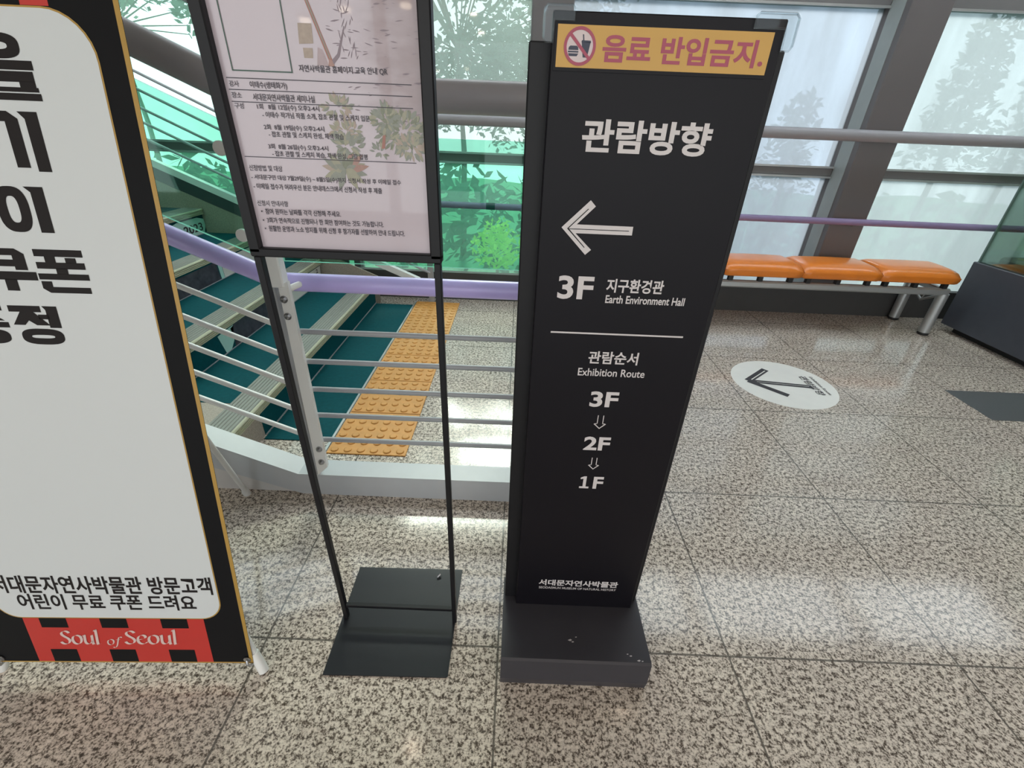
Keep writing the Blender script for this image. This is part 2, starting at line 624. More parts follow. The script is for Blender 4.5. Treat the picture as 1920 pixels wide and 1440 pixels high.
# ------------------------------------------------------------------ the setting
RX0, RX1, RY0, RY1, RZ = -6.0, 5.0, -4.6, 3.32, 2.8
struct('floor', MB().box((RX0, RY0, -0.12), (RX1, RY1 + 0.25, 0.0)), G)
cb_ = MB()
cb_.box((RX0, RY0, RZ), (RX1, 2.45, RZ + 0.1)).box((RX0, 3.15, RZ), (RX1, RY1 + 0.30, RZ + 0.1))
struct('ceiling', cb_, CEIL)
rl_ = MB()
for k in range(8):
    x = RX0 + (RX1 - RX0 - 0.06) * k / 7
    rl_.box((x, 2.45, RZ), (x + 0.06, 3.15, RZ + 0.1))
rw = struct('window_5', rl_, FRAME)  # unseen rooflight, added to light the floor from above
obj('added_rooflight_pane', MB().box((RX0, 2.45, RZ + 0.102), (RX1, 3.15, RZ + 0.11)), ADDED_ROOFPANE, rw)
wb_ = MB()
wb_.box((RX0, RY0 - 0.1, 0), (RX1, RY0, 0.15)).box((RX0, RY0 - 0.1, 2.7), (RX1, RY0, RZ))
for k in range(6):
    x = RX0 + (RX1 - RX0 - 0.12) * k / 5
    wb_.box((x, RY0 - 0.1, 0.15), (x + 0.12, RY0, 2.7))
struct('wall_front', wb_, HALL)  # unseen wall behind the camera, openings added to let in fill light
struct('wall_left', MB().box((RX0 - 0.1, RY0, 0), (RX0, RY1 + 0.3, RZ)), HALL)
struct('wall_right', MB().box((RX1, RY0, 0), (RX1 + 0.1, RY1 + 0.3, RZ)), HALL)
struct('wall_back', MB().box((RX0, RY1, 0), (RX1, RY1 + 0.05, 0.205)), SILL)

# window columns and glazing
GY = 3.565
for k, x in enumerate((-3.0, 0.03, 2.18, 4.33)):
    mb = MB()
    mb.bbox((x, RY1 + 0.0005, 0.0), (x + 0.24, GY + 0.055, RZ), 0.006)
    o = struct('column', mb, COLUMN)
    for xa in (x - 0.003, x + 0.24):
        obj('lit_side_skin', MB().box((xa, RY1 + 0.055, 0.0), (xa + 0.003, GY - 0.062, RZ)), LITSIDE, o)  # thin paler skins paint window light onto the column sides
WINX = [(-5.98, -3.0), (-2.76, 0.03), (0.27, 2.18), (2.42, 4.33)]
ROWS = [(0.10, 0.944), (0.995, 1.876), (1.96, 2.74)]
for k, (x0, x1) in enumerate(WINX):
    fr = MB()
    for z0, z1 in ((0.0, 0.10), (0.944, 0.995), (1.876, 1.96), (2.74, 2.8)):
        fr.bbox((x0, GY - 0.06, z0), (x1, GY + 0.03, z1), 0.004)
    w = struct('window_%d' % (k + 1), fr, FRAME)
    gasket = MB()
    for z0, z1 in ROWS:
        gasket.box((x0, GY - 0.075, z0), (x1, GY - 0.060, z0 + 0.012))
        gasket.box((x0, GY - 0.075, z1 - 0.012), (x1, GY - 0.060, z1))
    obj('glazing_bead', gasket, ALU, w)
    for j, (z0, z1) in enumerate(ROWS):
        xs_ = (x0, -1.25, x1) if k == 1 else (x0, x1)
        for xa, xb in zip(xs_[:-1], xs_[1:]):
            pm = (PANE_L, PANE_O, PANE_M, PANE_R)[k]
            if k == 1 and (j == 0 or xb < -1):
                pm = PANE_L
            obj('pane', MB().box((xa, GY - 0.012, z0), (xb, GY - 0.004, z1)), pm, w)
    if k == 1:
        obj('mullion', MB().bbox((-1.275, GY - 0.07, 0.10), (-1.225, GY + 0.03, 2.74), 0.004), FRAME, w)


# ------------------------------------------------------------------ staircase
N_STEP, RISE, GO, X0 = 9, 0.1538, 0.3715, -1.022
YN0, YN, YFAR = 1.275, 1.52, 3.17
stairs = thing('staircase', (-1.02, 2.3, 0), 'teal vinyl staircase with ribbed metal nosings climbing to the left behind the railing', 'staircase')
step_objs = []
for k in range(N_STEP):
    xf = X0 - GO * k
    z = RISE * (k + 1)
    mb = MB().box((xf - GO - 0.02, YN0, 0 if k < 1 else z - RISE - 0.02), (xf - 0.014, YFAR, z - 0.002))
    st = obj('step', mb, GSTEP, stairs)
    obj('vinyl_cover', MB().prism([(xf - 0.014, z - RISE), (xf - 0.012, z - RISE), (xf - 0.012, z), (xf - GO - 0.012, z), (xf - GO - 0.012, z - 0.002), (xf - 0.014, z - 0.002)], 'y', YN, YFAR - 0.005), TEAL, st)
    step_objs.append(st)
    # ribbed nosing profile in x-z
    prof = [(xf - 0.115, z), (xf - 0.115, z + 0.004)]
    for q in range(7):
        xx = xf - 0.112 + q * 0.0155
        prof += [(xx, z + 0.006), (xx + 0.009, z + 0.006), (xx + 0.011, z + 0.003), (xx + 0.013, z + 0.003)]
    prof += [(xf + 0.002, z + 0.004)]
    for q in range(4):
        zz = z - 0.001 - q * 0.0082
        prof += [(xf + 0.006, zz), (xf + 0.006, zz - 0.005), (xf + 0.001, zz - 0.006), (xf + 0.001, zz - 0.0075)]
    prof += [(xf - 0.012, z - 0.034), (xf - 0.012, z)]
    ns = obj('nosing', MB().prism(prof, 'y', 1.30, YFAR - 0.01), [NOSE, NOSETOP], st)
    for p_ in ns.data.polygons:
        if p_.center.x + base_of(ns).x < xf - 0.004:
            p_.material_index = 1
    # pale bead of sealant where the riser meets the tread below
    obj('sealant', MB().box((xf - 0.012, YN, z - RISE + 0.0003), (xf - 0.008, YFAR, z - RISE + 0.004)), GREYPAINT, st, )


def riser_plane(k):
    return Plane((X0 - GO * k - 0.012, 0, RISE * k), (0, 1, 0), (0, 0, 1))


def sticker(k, name, m, pts, h=0.0012):
    pl = riser_plane(k)
    return obj(name, flat(pl, MB(), pts, h), m, step_objs[k])


# second riser: green edged label, dark photograph, white label with a caption
sticker(1, 'riser_label', LABELGREEN, [(1.925, 0.103), (2.06, 0.110), (2.035, 0.035), (2.00, 0.004), (1.955, 0.004)])
sticker(1, 'riser_photo', PHOTO, [(2.035, 0.004), (2.045, 0.055), (2.03, 0.100), (2.08, 0.111), (2.62, 0.111), (2.62, 0.004)])
sticker(1, 'riser_label', LABEL, [(2.64, 0.002), (3.15, 0.004), (3.165, 0.108), (2.64, 0.108)])
letters('riser_lettering', riser_plane(1), '2', 3.085, 3.115, 0.072, 0.100, INK, step_objs[1], bold=0.02, h=0.002)
letters('riser_lettering', riser_plane(1), '20', 2.83, 2.90, 0.03, 0.075, INK, step_objs[1], bold=0.02, h=0.002)
# third riser: dark photograph, green strip, white label
sticker(2, 'riser_photo', PHOTO, [(2.20, 0.004), (2.62, 0.004), (2.612, 0.108), (2.20, 0.108)])
sticker(2, 'riser_label', LABELGREEN, [(2.628, 0.004), (2.66, 0.004), (2.655, 0.108), (2.622, 0.108)])
sticker(2, 'riser_label', LABEL, [(2.662, 0.004), (3.12, 0.004), (3.12, 0.108), (2.658, 0.108)])
# fourth riser: label with a year
sticker(3, 'riser_label', LABELGREEN, [(2.76, 0.004), (3.14, 0.004), (3.17, 0.05), (3.165, 0.09), (3.10, 0.108), (2.90, 0.108), (2.80, 0.09)])
sticker(3, 'riser_photo', PHOTO, [(2.30, 0.004), (2.74, 0.004), (2.74, 0.108), (2.30, 0.108)])
letters('riser_lettering', riser_plane(3), '2023', 2.945, 3.135, 0.022, 0.074, INK, step_objs[3], bold=0.02, h=0.002)

# teal landing strip, metal edge and granite at the foot of the stairs
lm = tag(obj('landing_mat', MB().box((-1.025, 1.49, 0.0), (-0.752, 3.145, 0.004)), TEAL),
         'flat teal vinyl strip lying at the foot of the staircase', 'floor mat')
obj('edge_strip', MB().box((-0.752, 1.40, 0.0), (-0.742, 3.22, 0.006)), ALU, lm)


def tactile(y):
    mb = MB()
    x0, x1 = -0.738, -0.418
    mb.bbox((x0, y + 0.001, 0.0), (x1, y + 0.299, 0.005), 0.0015)
    for i in range(6):
        for j in range(6):
            cx = x0 + (i + 0.5) * (x1 - x0) / 6
            cy = y + (j + 0.5) * 0.05
            mb.smooth = False
            mb.lathe([(0.0165, 0.0), (0.0150, 0.0035), (0.0118, 0.0050)], (cx, cy, 0.005), 14)
    return mb


WORDS = ['nearest the white kerb', 'second from the white kerb', 'third from the white kerb', 'fourth from the white kerb',
         'fifth from the white kerb', 'farthest from the kerb, by the window wall']
for k in range(6):
    y = 1.412 + 0.302 * k
    tag(obj('tactile_tile', tactile(y), TACT), 'yellow tactile paving tile with round studs, ' + WORDS[k], 'paving tile', 'yellow tactile tiles beside the stairs')

# white kerb below the railing and the stringer that rises with the stairs
SL = 0.425
KX = -0.735
struct('trim_1', MB().prism([(KX, 0), (0.31, 0), (0.31, 0.091), (KX, 0.091)], 'y', 1.187, 1.268), KERB)
XL = -4.3
struct('trim_2', MB().prism([(KX, 0), (KX, 0.091), (XL, 0.091 + SL * (KX - XL)), (XL, 0.36 * (KX - XL))], 'y', 1.187, 1.268), KERB)
struct('wall_stair', MB().prism([(KX - 0.03, 0), (XL, 0), (XL, 0.36 * (KX - XL) - 0.004), (KX - 0.03, 0.007)], 'y', 1.197, 1.26), PLASTER)

# ------------------------------------------------------------------ near railing
rail = thing('stair_railing', (-0.65, 1.2, 0.0), 'white stair railing with lavender handrail and green glass screen, behind the signs', 'railing')
PX = -0.655
post = MB()
post.bbox((-0.678, 1.180, 0.765), (-0.634, 1.215, 1.235), 0.003)
obj('post', post, WHITE, rail)
lo = MB()
lo.prism([(-0.664, 0.091), (-0.626, 0.128), (-0.624, 0.782), (-0.652, 0.765)], 'y', 1.186, 1.200)
plate = obj('post', lo, WHITE, rail)
g = MB()
g.bbox((-0.680, 1.186, 0.092), (-0.664, 1.240, 0.766), 0.002)
obj('post_flange', g, GREYPAINT, rail)
obj('rubber_strip', MB().box((-0.6785, 1.1835, 0.207), (-0.6685, 1.1862, 0.642)), RUBBER, rail)
for bx, bz in ((-0.643, 0.731), (-0.643, 0.681), (-0.639, 0.207), (-0.641, 0.152)):
    b = MB()
    b.lathe([(0.0105, 0.0), (0.0105, -0.004)], (bx, 1.186, bz), 12, 'y')
    b.lathe([(0.0070, -0.004), (0.0070, -0.010), (0.004, -0.013)], (bx, 1.186, bz), 6, 'y')
    obj('bolt', b, STEEL, rail)
# lavender handrail: sloped run, bend, level run
HZ, HY, HR = 0.757, 1.262, 0.0262
pts = [(XL, HY, HZ + SL * (-0.70 - XL))]
for a in range(7):
    t = a / 6.0
    x = -0.73 + 0.08 * t
    pts.append((x, HY, HZ + SL * 0.03 * (1 - t) ** 2 + (SL * max(0, -0.70 - x)) * 0.55))
pts.append((0.30, HY, HZ))
obj('handrail', MB().tube(pts, HR, 20), LAV, rail)
obj('handrail_bracket', MB().tube([(-0.650, 1.200, 0.742), (-0.628, 1.216, 0.757), (-0.612, 1.250, 0.760)], 0.0085, 12), WHITE, rail)
for q in range(5):
    z = 0.626 - 0.0985 * q
    obj('bar', MB().tube([(-0.640, 1.208, z), (0.30, 1.208, z)], 0.0085, 12), GREYPAINT, rail)
    obj('bar', MB().tube([(-0.668, 1.208, z + 0.006), (XL, 1.208, z + 0.006 + SL * (-0.668 - XL))], 0.0085, 12), WHITE, rail)
# top tube
pts = [(XL, 1.20, 1.2235 + SL * (-0.655 - XL))]
for a in range(7):
    t = a / 6.0
    x = -0.70 + 0.09 * t
    pts.append((x, 1.20, 1.2235 + SL * max(0, -0.655 - x) * 0.8 + 0.004 * (1 - t) * t))
pts.append((0.32, 1.20, 1.2235))
obj('top_tube', MB().tube(pts, 0.034, 24), PIPEGREY, rail)
obj('end_post', MB().bbox((0.27, 1.185, 0.091), (0.31, 1.23, 1.22), 0.003), WHITE, rail)


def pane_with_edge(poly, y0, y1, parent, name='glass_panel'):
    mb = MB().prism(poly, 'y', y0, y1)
    # the two large faces are glass, the rim's bright green stands in for edge glow
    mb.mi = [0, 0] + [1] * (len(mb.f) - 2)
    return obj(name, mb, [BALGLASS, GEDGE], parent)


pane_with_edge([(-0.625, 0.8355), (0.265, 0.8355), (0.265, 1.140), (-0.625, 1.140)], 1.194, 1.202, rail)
gx0, gx1 = -0.684, -2.4
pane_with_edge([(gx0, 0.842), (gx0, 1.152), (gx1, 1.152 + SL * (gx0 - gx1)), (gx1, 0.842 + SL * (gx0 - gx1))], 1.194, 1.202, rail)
for cz in (1.101, 0.900):
    b = MB().lathe([(0.0165, 0.0), (0.0165, -0.008), (0.014, -0.011)], (-0.716, 1.194, cz), 20, 'y')
    obj('glass_clamp', b, WHITE, rail, smooth=False)

# ------------------------------------------------------------------ far railing by the windows
far = thing('window_railing', (-0.63, 3.22, 0.0), 'far railing along the windows with grey top tube, lavender handrail and sloping stair bars', 'railing')
FX = -0.63
obj('post', MB().bbox((FX - 0.02, 3.232, 0.0), (FX + 0.02, 3.262, 1.19), 0.003), GREYPAINT, far)
obj('top_tube', MB().tube([(-4.3, 3.22, 1.197 + SL * (FX + 4.3)), (FX - 0.02, 3.22, 1.205), (FX + 0.03, 3.22, 1.197), (4.4, 3.22, 1.197)], 0.033, 20), PIPEGREY, far)
obj('handrail', MB().tube([(FX - 0.06, 3.25, 0.694), (FX + 0.03, 3.25, 0.694), (4.4, 3.25, 0.680)], 0.0215, 16), LAVSHADE, far)
obj('joint_sleeve', MB().tube([(-0.225, 3.25, 0.6935), (-0.165, 3.25, 0.693)], 0.0225, 16), TEAL, far)
for zz in (0.615, 0.515, 0.41, 0.325, 0.225):
    obj('bar', MB().tube([(-3.4, 3.22, zz + 0.447 * (3.4 - 0.63)), (FX, 3.22, zz)], 0.0085, 10), GREYPAINT, far)
obj('stringer', MB().prism([(-4.3, 1.692), (-4.3, 1.737), (-0.69, 0.205), (-0.69, 0.160)], 'y', 3.13, 3.17), WHITE, far)
for x in (0.11, 2.30):
    obj('rail_bracket', MB().tube([(x, 3.25, 0.675), (x, 3.27, 0.66), (x, 3.322, 0.66)], 0.007, 8), STEEL, far)
    obj('rail_bracket', MB().tube([(x, 3.22, 1.197), (x, 3.325, 1.197)], 0.010, 8), STEEL, far)
obj('stone_skirt', MB().prism([(-1.00, 0.0), (-1.00, 0.20), (-4.3, 0.21 + 0.414 * 3.3), (-4.3, 0.0)], 'y', 3.172, 3.179), GSTEP, stairs)
# closed side panel below the stringer
obj('side_panel', MB().prism([(-1.2, 0.0), (-4.3, 0.0), (-4.3, 1.70), (-1.2, 0.375)], 'y', 3.18, 3.20), PANELWALL, stairs)

# ------------------------------------------------------------------ totem sign
tot = thing('totem_sign', (0.175, 0.66, 0), 'dark slate freestanding sign with white route lettering and a left arrow', 'sign')
bs = MB()
bs.prism([(0.583, 0.0), (0.577, 0.030), (0.581, 0.098), (0.586, 0.102), (0.800, 0.102), (0.800, 0.0)], 'x', 0.000, 0.350)
obj('base', bs, BASECOAT, tot)
obj('body', MB().bbox((0.004, 0.742, 0.102), (0.345, 0.795, 1.270), 0.002), SLATEDARK, tot)
obj('front_panel', MB().bbox((0.033, 0.722, 0.102), (0.329, 0.742, 1.299), 0.0015), SLATE, tot)
TP = Plane((0, 0.722, 0), (1, 0, 0), (0, 0, 1))
for body, a, b, c, d, bo, sp_ in (
        ('관람방향', 0.0841, 0.2653, 1.1418, 1.1836, 0.030, 1.0),
        ('3F', 0.0690, 0.1275, 0.9237, 0.9633, 0.026, 1.0),
        ('지구환경관', 0.1485, 0.2425, 0.9379, 0.9611, 0.026, 1.0),
        ('Earth Environment Hall', 0.1500, 0.2819, 0.9194, 0.9332, 0.020, 1.0),
        ('관람순서', 0.1348, 0.2237, 0.8049, 0.8300, 0.022, 1.0),
        ('Exhibition Route', 0.1192, 0.2407, 0.7797, 0.7953, 0.012, 1.0),
        ('3F', 0.1481, 0.2013, 0.7130, 0.7474, 0.030, 1.0),
        ('2F', 0.1482, 0.2008, 0.6095, 0.6430, 0.030, 1.0),
        ('F', 0.1800, 0.2010, 0.5068, 0.5400, 0.030, 1.0),
        ('서대문자연사박물관', 0.0862, 0.2829, 0.1815, 0.2040, 0.030, 1.0),
        ('SEODAEMUN MUSEUM OF NATURAL HISTORY', 0.0879, 0.2809, 0.1690, 0.1770, 0.010, 1.0)):
    letters('lettering', TP, body, a, b, c, d, PRINT, tot, bold=bo, space=sp_)
one = MB()
rect(TP, one, 0.1515, 0.5068, 0.1715, 0.5118)
flat(TP, one, [(0.1585, 0.5118), (0.1650, 0.5118), (0.1650, 0.5400), (0.1600, 0.5400), (0.1525, 0.5362), (0.1525, 0.5318), (0.1585, 0.5330)])
obj('lettering', one, PRINT, tot)
obj('divider_line', rect(TP, MB(), 0.0635, 0.8618, 0.2935, 0.8648), PRINT, tot)
ar = MB()
flat(TP, ar, [(0.0665, 1.038), (0.107, 1.0785), (0.1155, 1.070), (0.0895, 1.0432), (0.0835, 1.0380)])
flat(TP, ar, [(0.0665, 1.038), (0.0835, 1.0380), (0.0890, 1.0300), (0.1160, 1.0055), (0.1075, 0.9975)])
flat(TP, ar, [(0.0835, 1.0380), (0.0895, 1.0432), (0.1765, 1.0430), (0.1765, 1.0300), (0.0890, 1.0300)])
ao = obj('arrow', ar, PRINT, tot)
sl = MB()
rect(TP, sl, 0.076, 1.0358, 0.171, 1.0368, 0.0011)
flat(TP, sl, [(0.0755, 1.0370), (0.1045, 1.0665), (0.1055, 1.0658), (0.0770, 1.0365)], 0.0011)
flat(TP, sl, [(0.0755, 1.0365), (0.1045, 1.0085), (0.1055, 1.0092), (0.0770, 1.0375)], 0.0011)
obj('arrow_groove', sl, SLATE, ao)


def down_arrow(x0, x1, z0, z1):
    cx, t = (x0 + x1) / 2, 0.0016
    w, hd = (x1 - x0) / 2, (z1 - z0) * 0.36
    s = w * 0.50
    mb = MB()
    zn = z0 + hd
    for g_ in (-1, 1):
        q = lambda pts: flat(TP, mb, [(cx + g_ * a, z) for a, z in (pts if g_ > 0 else pts[::-1])])
        q([(s - t, zn), (s, zn), (s, z1), (s - t, z1)])
        q([(s - t, zn), (w, zn), (w - 2 * t, zn + t), (s - t, zn + t)])
        q([(0, z0), (w, zn), (w - 1.9 * t, zn), (0, z0 + 1.5 * t)])
    return mb


obj('down_arrow', down_arrow(0.1618, 0.1862, 0.6623, 0.6940), PRINT, tot)
obj('down_arrow', down_arrow(0.1633, 0.1864, 0.5593, 0.5902), PRINT, tot)
BP = Plane((0, 0, 0.102), (1, 0, 0), (0, 1, 0))
for cx, cy, w in ((0.165, 0.632, 0.006), (0.305, 0.600, 0.004), (0.322, 0.590, 0.005), (0.330, 0.589, 0.003), (0.298, 0.604, 0.003), (0.18, 0.640, 0.003), (0.171, 0.628, 0.004)):
    obj('paint_chip', flat(BP, MB(), [(cx - w, cy), (cx, cy - w * 0.4), (cx + w * 0.8, cy + w * 0.1), (cx + w * 0.2, cy + w * 0.5)], 0.0004), PRINT, tot)

# clear corner guards pushed over the top corners of the panel


def guard(xa, xb, side):
    """L-shaped clear bumper: outer corner at (xa, top)"""
    z1, z0, zi = 1.3035, 1.266, 1.2885
    mb = MB()
    if side < 0:
        L = [(xa, z0 + 0.004), (xa + 0.003, z0), (xa + 0.012, z0), (xa + 0.013, zi), (xb, zi), (xb, z1 - 0.003), (xb - 0.003, z1), (xa + 0.004, z1), (xa, z1 - 0.004)]
    else:
        L = [(xa, z0 + 0.004), (xa, z1 - 0.004), (xa - 0.004, z1), (xb + 0.003, z1), (xb, z1 - 0.003), (xb, zi), (xa - 0.013, zi), (xa - 0.012, z0), (xa - 0.003, z0)]
    mb.prism(L, 'y', 0.716, 0.7205)
    o8 = (0, 8, 7, 6) if side < 0 else (0, 1, 2, 3)
    for p, q in zip(o8[:-1], o8[1:]):
        (x0_, z0_), (x1_, z1_) = L[p], L[q]
        mb._add([(x0_, 0.7205, z0_), (x1_, 0.7205, z1_), (x1_, 0.748, z1_), (x0_, 0.748, z0_)], [(0, 1, 2, 3)])
    # rounded outer rim
    rim = [(p[0], 0.718, p[1]) for p in L] + [(L[0][0], 0.718, L[0][1])]
    mb.tube(rim, 0.0012, 6, False)
    rim = [(L[k][0], 0.732, L[k][1]) for k in ((0, 8, 7, 6) if side < 0 else (0, 1, 2, 3))]
    for p, q in zip(rim[:-1], rim[1:]):
        mb.tube([(p[0], 0.717, p[2]), (q[0], 0.717, q[2])], 0.0016, 6)
    return mb


obj('corner_guard', guard(0.022, 0.060, -1), ACRYL, tot)
obj('corner_guard', guard(0.3395, 0.287, 1), ACRYL, tot, smooth=False)

# yellow notice stuck on the panel
no_ = thing('notice_sticker', (0.178, 0.7215, 1.24), 'yellow strip notice with a no food or drink pictogram, on top of the dark sign', 'notice')
obj('backing', MB().box((0.037, 0.7205, 1.236), (0.3165, 0.7218, 1.2875)), SLATE, no_)
NP = Plane((0, 0.7205, 0), (1, 0, 0), (0, 0, 1))
obj('yellow_strip', rect(NP, MB(), 0.040, 1.240, 0.315, 1.285, 0.0003), YELLOW, no_)
letters('lettering', NP, '음료 반입금지.', 0.0994, 0.3085, 1.2470, 1.2765, MAROON, no_, bold=0.028)
pc = (0.0697, 1.2627)


def circle(cx, cy, r, n=36):
    return [(cx + r * math.cos(2 * math.pi * q / n), cy + r * math.sin(2 * math.pi * q / n)) for q in range(n)]


pict = obj('pictogram', flat(NP, MB(), circle(pc[0], pc[1], 0.0185), 0.0007), PINKWHITE, no_)
ring = MB()
co, ci = circle(pc[0], pc[1], 0.0206), circle(pc[0], pc[1], 0.0170)
for q in range(36):
    w = (q + 1) % 36
    flat(NP, ring, [ci[q], co[q], co[w], ci[w]], 0.0012)
flat(NP, ring, [(pc[0] - 0.0140, pc[1] + 0.0112), (pc[0] - 0.0114, pc[1] + 0.0138), (pc[0] + 0.0140, pc[1] - 0.0112), (pc[0] + 0.0114, pc[1] - 0.0138)][::-1], 0.0014)
obj('ban_ring', ring, MAROON, pict)
cup = MB()
x, z = pc
flat(NP, cup, [(x + 0.0015, z + 0.0045), (x + 0.0022, z + 0.0065), (x + 0.0135, z + 0.0062), (x + 0.0140, z + 0.0040)][::-1], 0.0010)
flat(NP, cup, [(x + 0.0050, z - 0.0115), (x + 0.0105, z - 0.0115), (x + 0.0135, z + 0.0045), (x + 0.0020, z + 0.0045)], 0.0010)
flat(NP, cup, [(x + 0.0038, z + 0.0060), (x + 0.0052, z + 0.0060), (x + 0.0042, z + 0.0125), (x + 0.0026, z + 0.0125)], 0.0010)
obj('drink_cup', cup, NAVY, pict)
bg = MB()
flat(NP, bg, [(x - 0.0145, z - 0.0040), (x - 0.0015, z - 0.0040), (x - 0.0020, z - 0.0010), (x - 0.0040, z + 0.0005), (x - 0.0120, z + 0.0005), (x - 0.0140, z - 0.0010)], 0.0010)
rect(NP, bg, x - 0.0148, z - 0.0066, x - 0.0012, z - 0.0050, 0.0010)
flat(NP, bg, [(x - 0.0145, z - 0.0076), (x - 0.0130, z - 0.0105), (x - 0.0030, z - 0.0105), (x - 0.0012, z - 0.0076)], 0.0010)
obj('burger', bg, NAVY, pict)

# ------------------------------------------------------------------ poster stand
ps = thing('poster_stand', (-0.28, 0.735, 0), 'thin black metal stand holding a pinkish class poster, between banner and dark sign', 'poster stand')
bp = MB()
bp.prism([(-0.430, 0.582), (-0.131, 0.587), (-0.128, 0.590), (-0.127, 0.892), (-0.435, 0.887)], 'z', 0.0, 0.004)
pb = obj('base_plate', bp, PLATE, ps)
obj('screw', MB().tube([(-0.196, 0.862, 0.004), (-0.196, 0.862, 0.008), (-0.189, 0.868, 0.012)], 0.003, 8), STEEL, pb)
scr = MB()
PP0 = Plane((0, 0, 0.004), (1, 0, 0), (0, 1, 0))
flat(PP0, scr, [(-0.205, 0.835), (-0.203, 0.834), (-0.192, 0.847), (-0.194, 0.848)], 0.0004)
obj('scratch', scr, RUBBER, pb)
FZ0, FZ1 = 0.979, 1.415
for xa, xb in ((-0.4275, -0.4155), (-0.1345, -0.1235)):
    obj('leg', MB().bbox((xa, 0.724, 0.004), (xb, 0.738, FZ0 - 0.0062), 0.0012), BLACKMETAL, ps)
obj('crossbar', MB().bbox((-0.4155, 0.726, 0.050), (-0.1345, 0.736, 0.060), 0.001), BLACKMETAL, ps)
fm = MB()
fm.bbox((-0.4305, 0.722, FZ0), (-0.4125, 0.744, FZ1), 0.002)
fm.bbox((-0.1395, 0.722, FZ0), (-0.1215, 0.744, FZ1), 0.002)
fm.bbox((-0.4305, 0.722, FZ0 - 0.006), (-0.1215, 0.744, FZ0 + 0.008), 0.002)
fm.bbox((-0.4305, 0.722, FZ1 - 0.014), (-0.1215, 0.744, FZ1), 0.002)
obj('frame', fm, BLACKMETAL, ps)
sheet = obj('poster', MB().box((-0.4130, 0.7335, FZ0 + 0.006), (-0.1390, 0.741, FZ1 - 0.012)), PAPER, ps)
PP = Plane((0, 0.7335, 0), (1, 0, 0), (0, 0, 1))
LINES = [('자연사박물관 홈페이지 교육 안내 QR', -0.3056, -0.1854, 1.2238, 1.2325, 1), ('강사', -0.4057, -0.3925, 1.2043, 1.2114, 0),
         ('이태수(생태화가)', -0.3774, -0.3263, 1.2025, 1.2115, 1), ('장소', -0.4059, -0.3921, 1.1909, 1.1982, 0),
         ('서대문자연사박물관 세미나실', -0.3769, -0.2906, 1.1888, 1.1974, 1), ('구성', -0.4054, -0.3925, 1.1784, 1.1855, 0),
         ('1회   8월 12일(수) 오후2-4시', -0.3738, -0.2863, 1.1775, 1.1855, 1),
         ('- 이태수 작가님 작품 소개, 잡초 관찰 및 스케치 입문', -0.3686, -0.2165, 1.1683, 1.1761, 1),
         ('2회  8월 19일(수) 오후2-4시', -0.3701, -0.2836, 1.1527, 1.1607, 1),
         ('- 잡초 관찰 및 스케치 완성, 채색 학습', -0.3653, -0.2567, 1.1443, 1.1521, 1),
         ('3회  8월 26일(수) 오후2-4시', -0.3696, -0.2821, 1.1281, 1.1362, 1),
         ('- 잡초 관찰 및 스케치 복습, 채색 완성, 그림 합평', -0.3660, -0.2257, 1.1193, 1.1272, 1),
         ('신청방법 및 대상', -0.4051, -0.3556, 1.0991, 1.1072, 0),
         ('- 서대문구민 대상 7월29일(수) ~ 8월5일(수)까지 신청서 작성 후 이메일 접수', -0.4049, -0.1794, 1.0862, 1.0944, 1),
         ('- 이메일 접수가 어려우신 분은 안내데스크에서 신청서 작성 후 제출', -0.4049, -0.2095, 1.0740, 1.0822, 1),
         ('신청시 안내사항', -0.4051, -0.3575, 1.0496, 1.0580, 0),
         ('•  참여 원하는 날짜를 각각 신청해 주세요.', -0.4021, -0.2776, 1.0377, 1.0463, 1),
         ('•  3회가 연속적으로 진행되나 한 회만 참여하는 것도 가능합니다.', -0.4026, -0.2122, 1.0246, 1.0333, 1),
         ('•  원활한 운영과 노쇼 방지를 위해 신청 후 참가자를 선발하여 안내 드립니다.', -0.4025, -0.1799, 1.0118, 1.0208, 1)]
for t_, a, b, c, d, bo in LINES:
    letters('lettering', PP, t_, a, b, c, d, PAPERINK, sheet, bold=0.016 if bo else 0.010, h=0.0012)
ru = MB()
for z in (1.2145, 1.2010, 1.1868, 1.1180):
    rect(PP, ru, -0.408, z - 0.0005, -0.154, z + 0.0005, 0.0010)
obj('rule_lines', ru, PAPERINK, sheet)
qf = MB()
for a, b, c, d in ((-0.3975, 1.2225, -0.3150, 1.2240), (-0.3975, 1.3030, -0.3150, 1.3045), (-0.3975, 1.224, -0.396, 1.303), (-0.3165, 1.224, -0.315, 1.303)):
    rect(PP, qf, a, b, c, d, 0.0010)
obj('green_frame', qf, QRGREEN, sheet)

# the printed plant study on the poster
rnd = random.Random(3)


def leafshape(cx, cy, L, w, a):
    pts = []
    for t in (0, 0.12, 0.3, 0.5, 0.7, 0.87, 1.0):
        pts.append((t * L, w * math.sin(math.pi * min(1, t ** 0.85)) * 0.5))
    for t in (0.87, 0.7, 0.5, 0.3, 0.12):
        pts.append((t * L, -w * math.sin(math.pi * min(1, t ** 0.85)) * 0.5))
    ca, sa = math.cos(a), math.sin(a)
    return [(cx + x * ca - y * sa, cy + x * sa + y * ca) for x, y in pts]


def clip(pts):
    return [(min(max(x, -0.400), -0.1398), min(max(y, 0.99), 1.40)) for x, y in pts]


art = MB()
hh = [0.00022]


def dab(k, pts):
    art.cur = k
    hh[0] += 0.0000009
    flat(PP, art, clip(pts), hh[0])


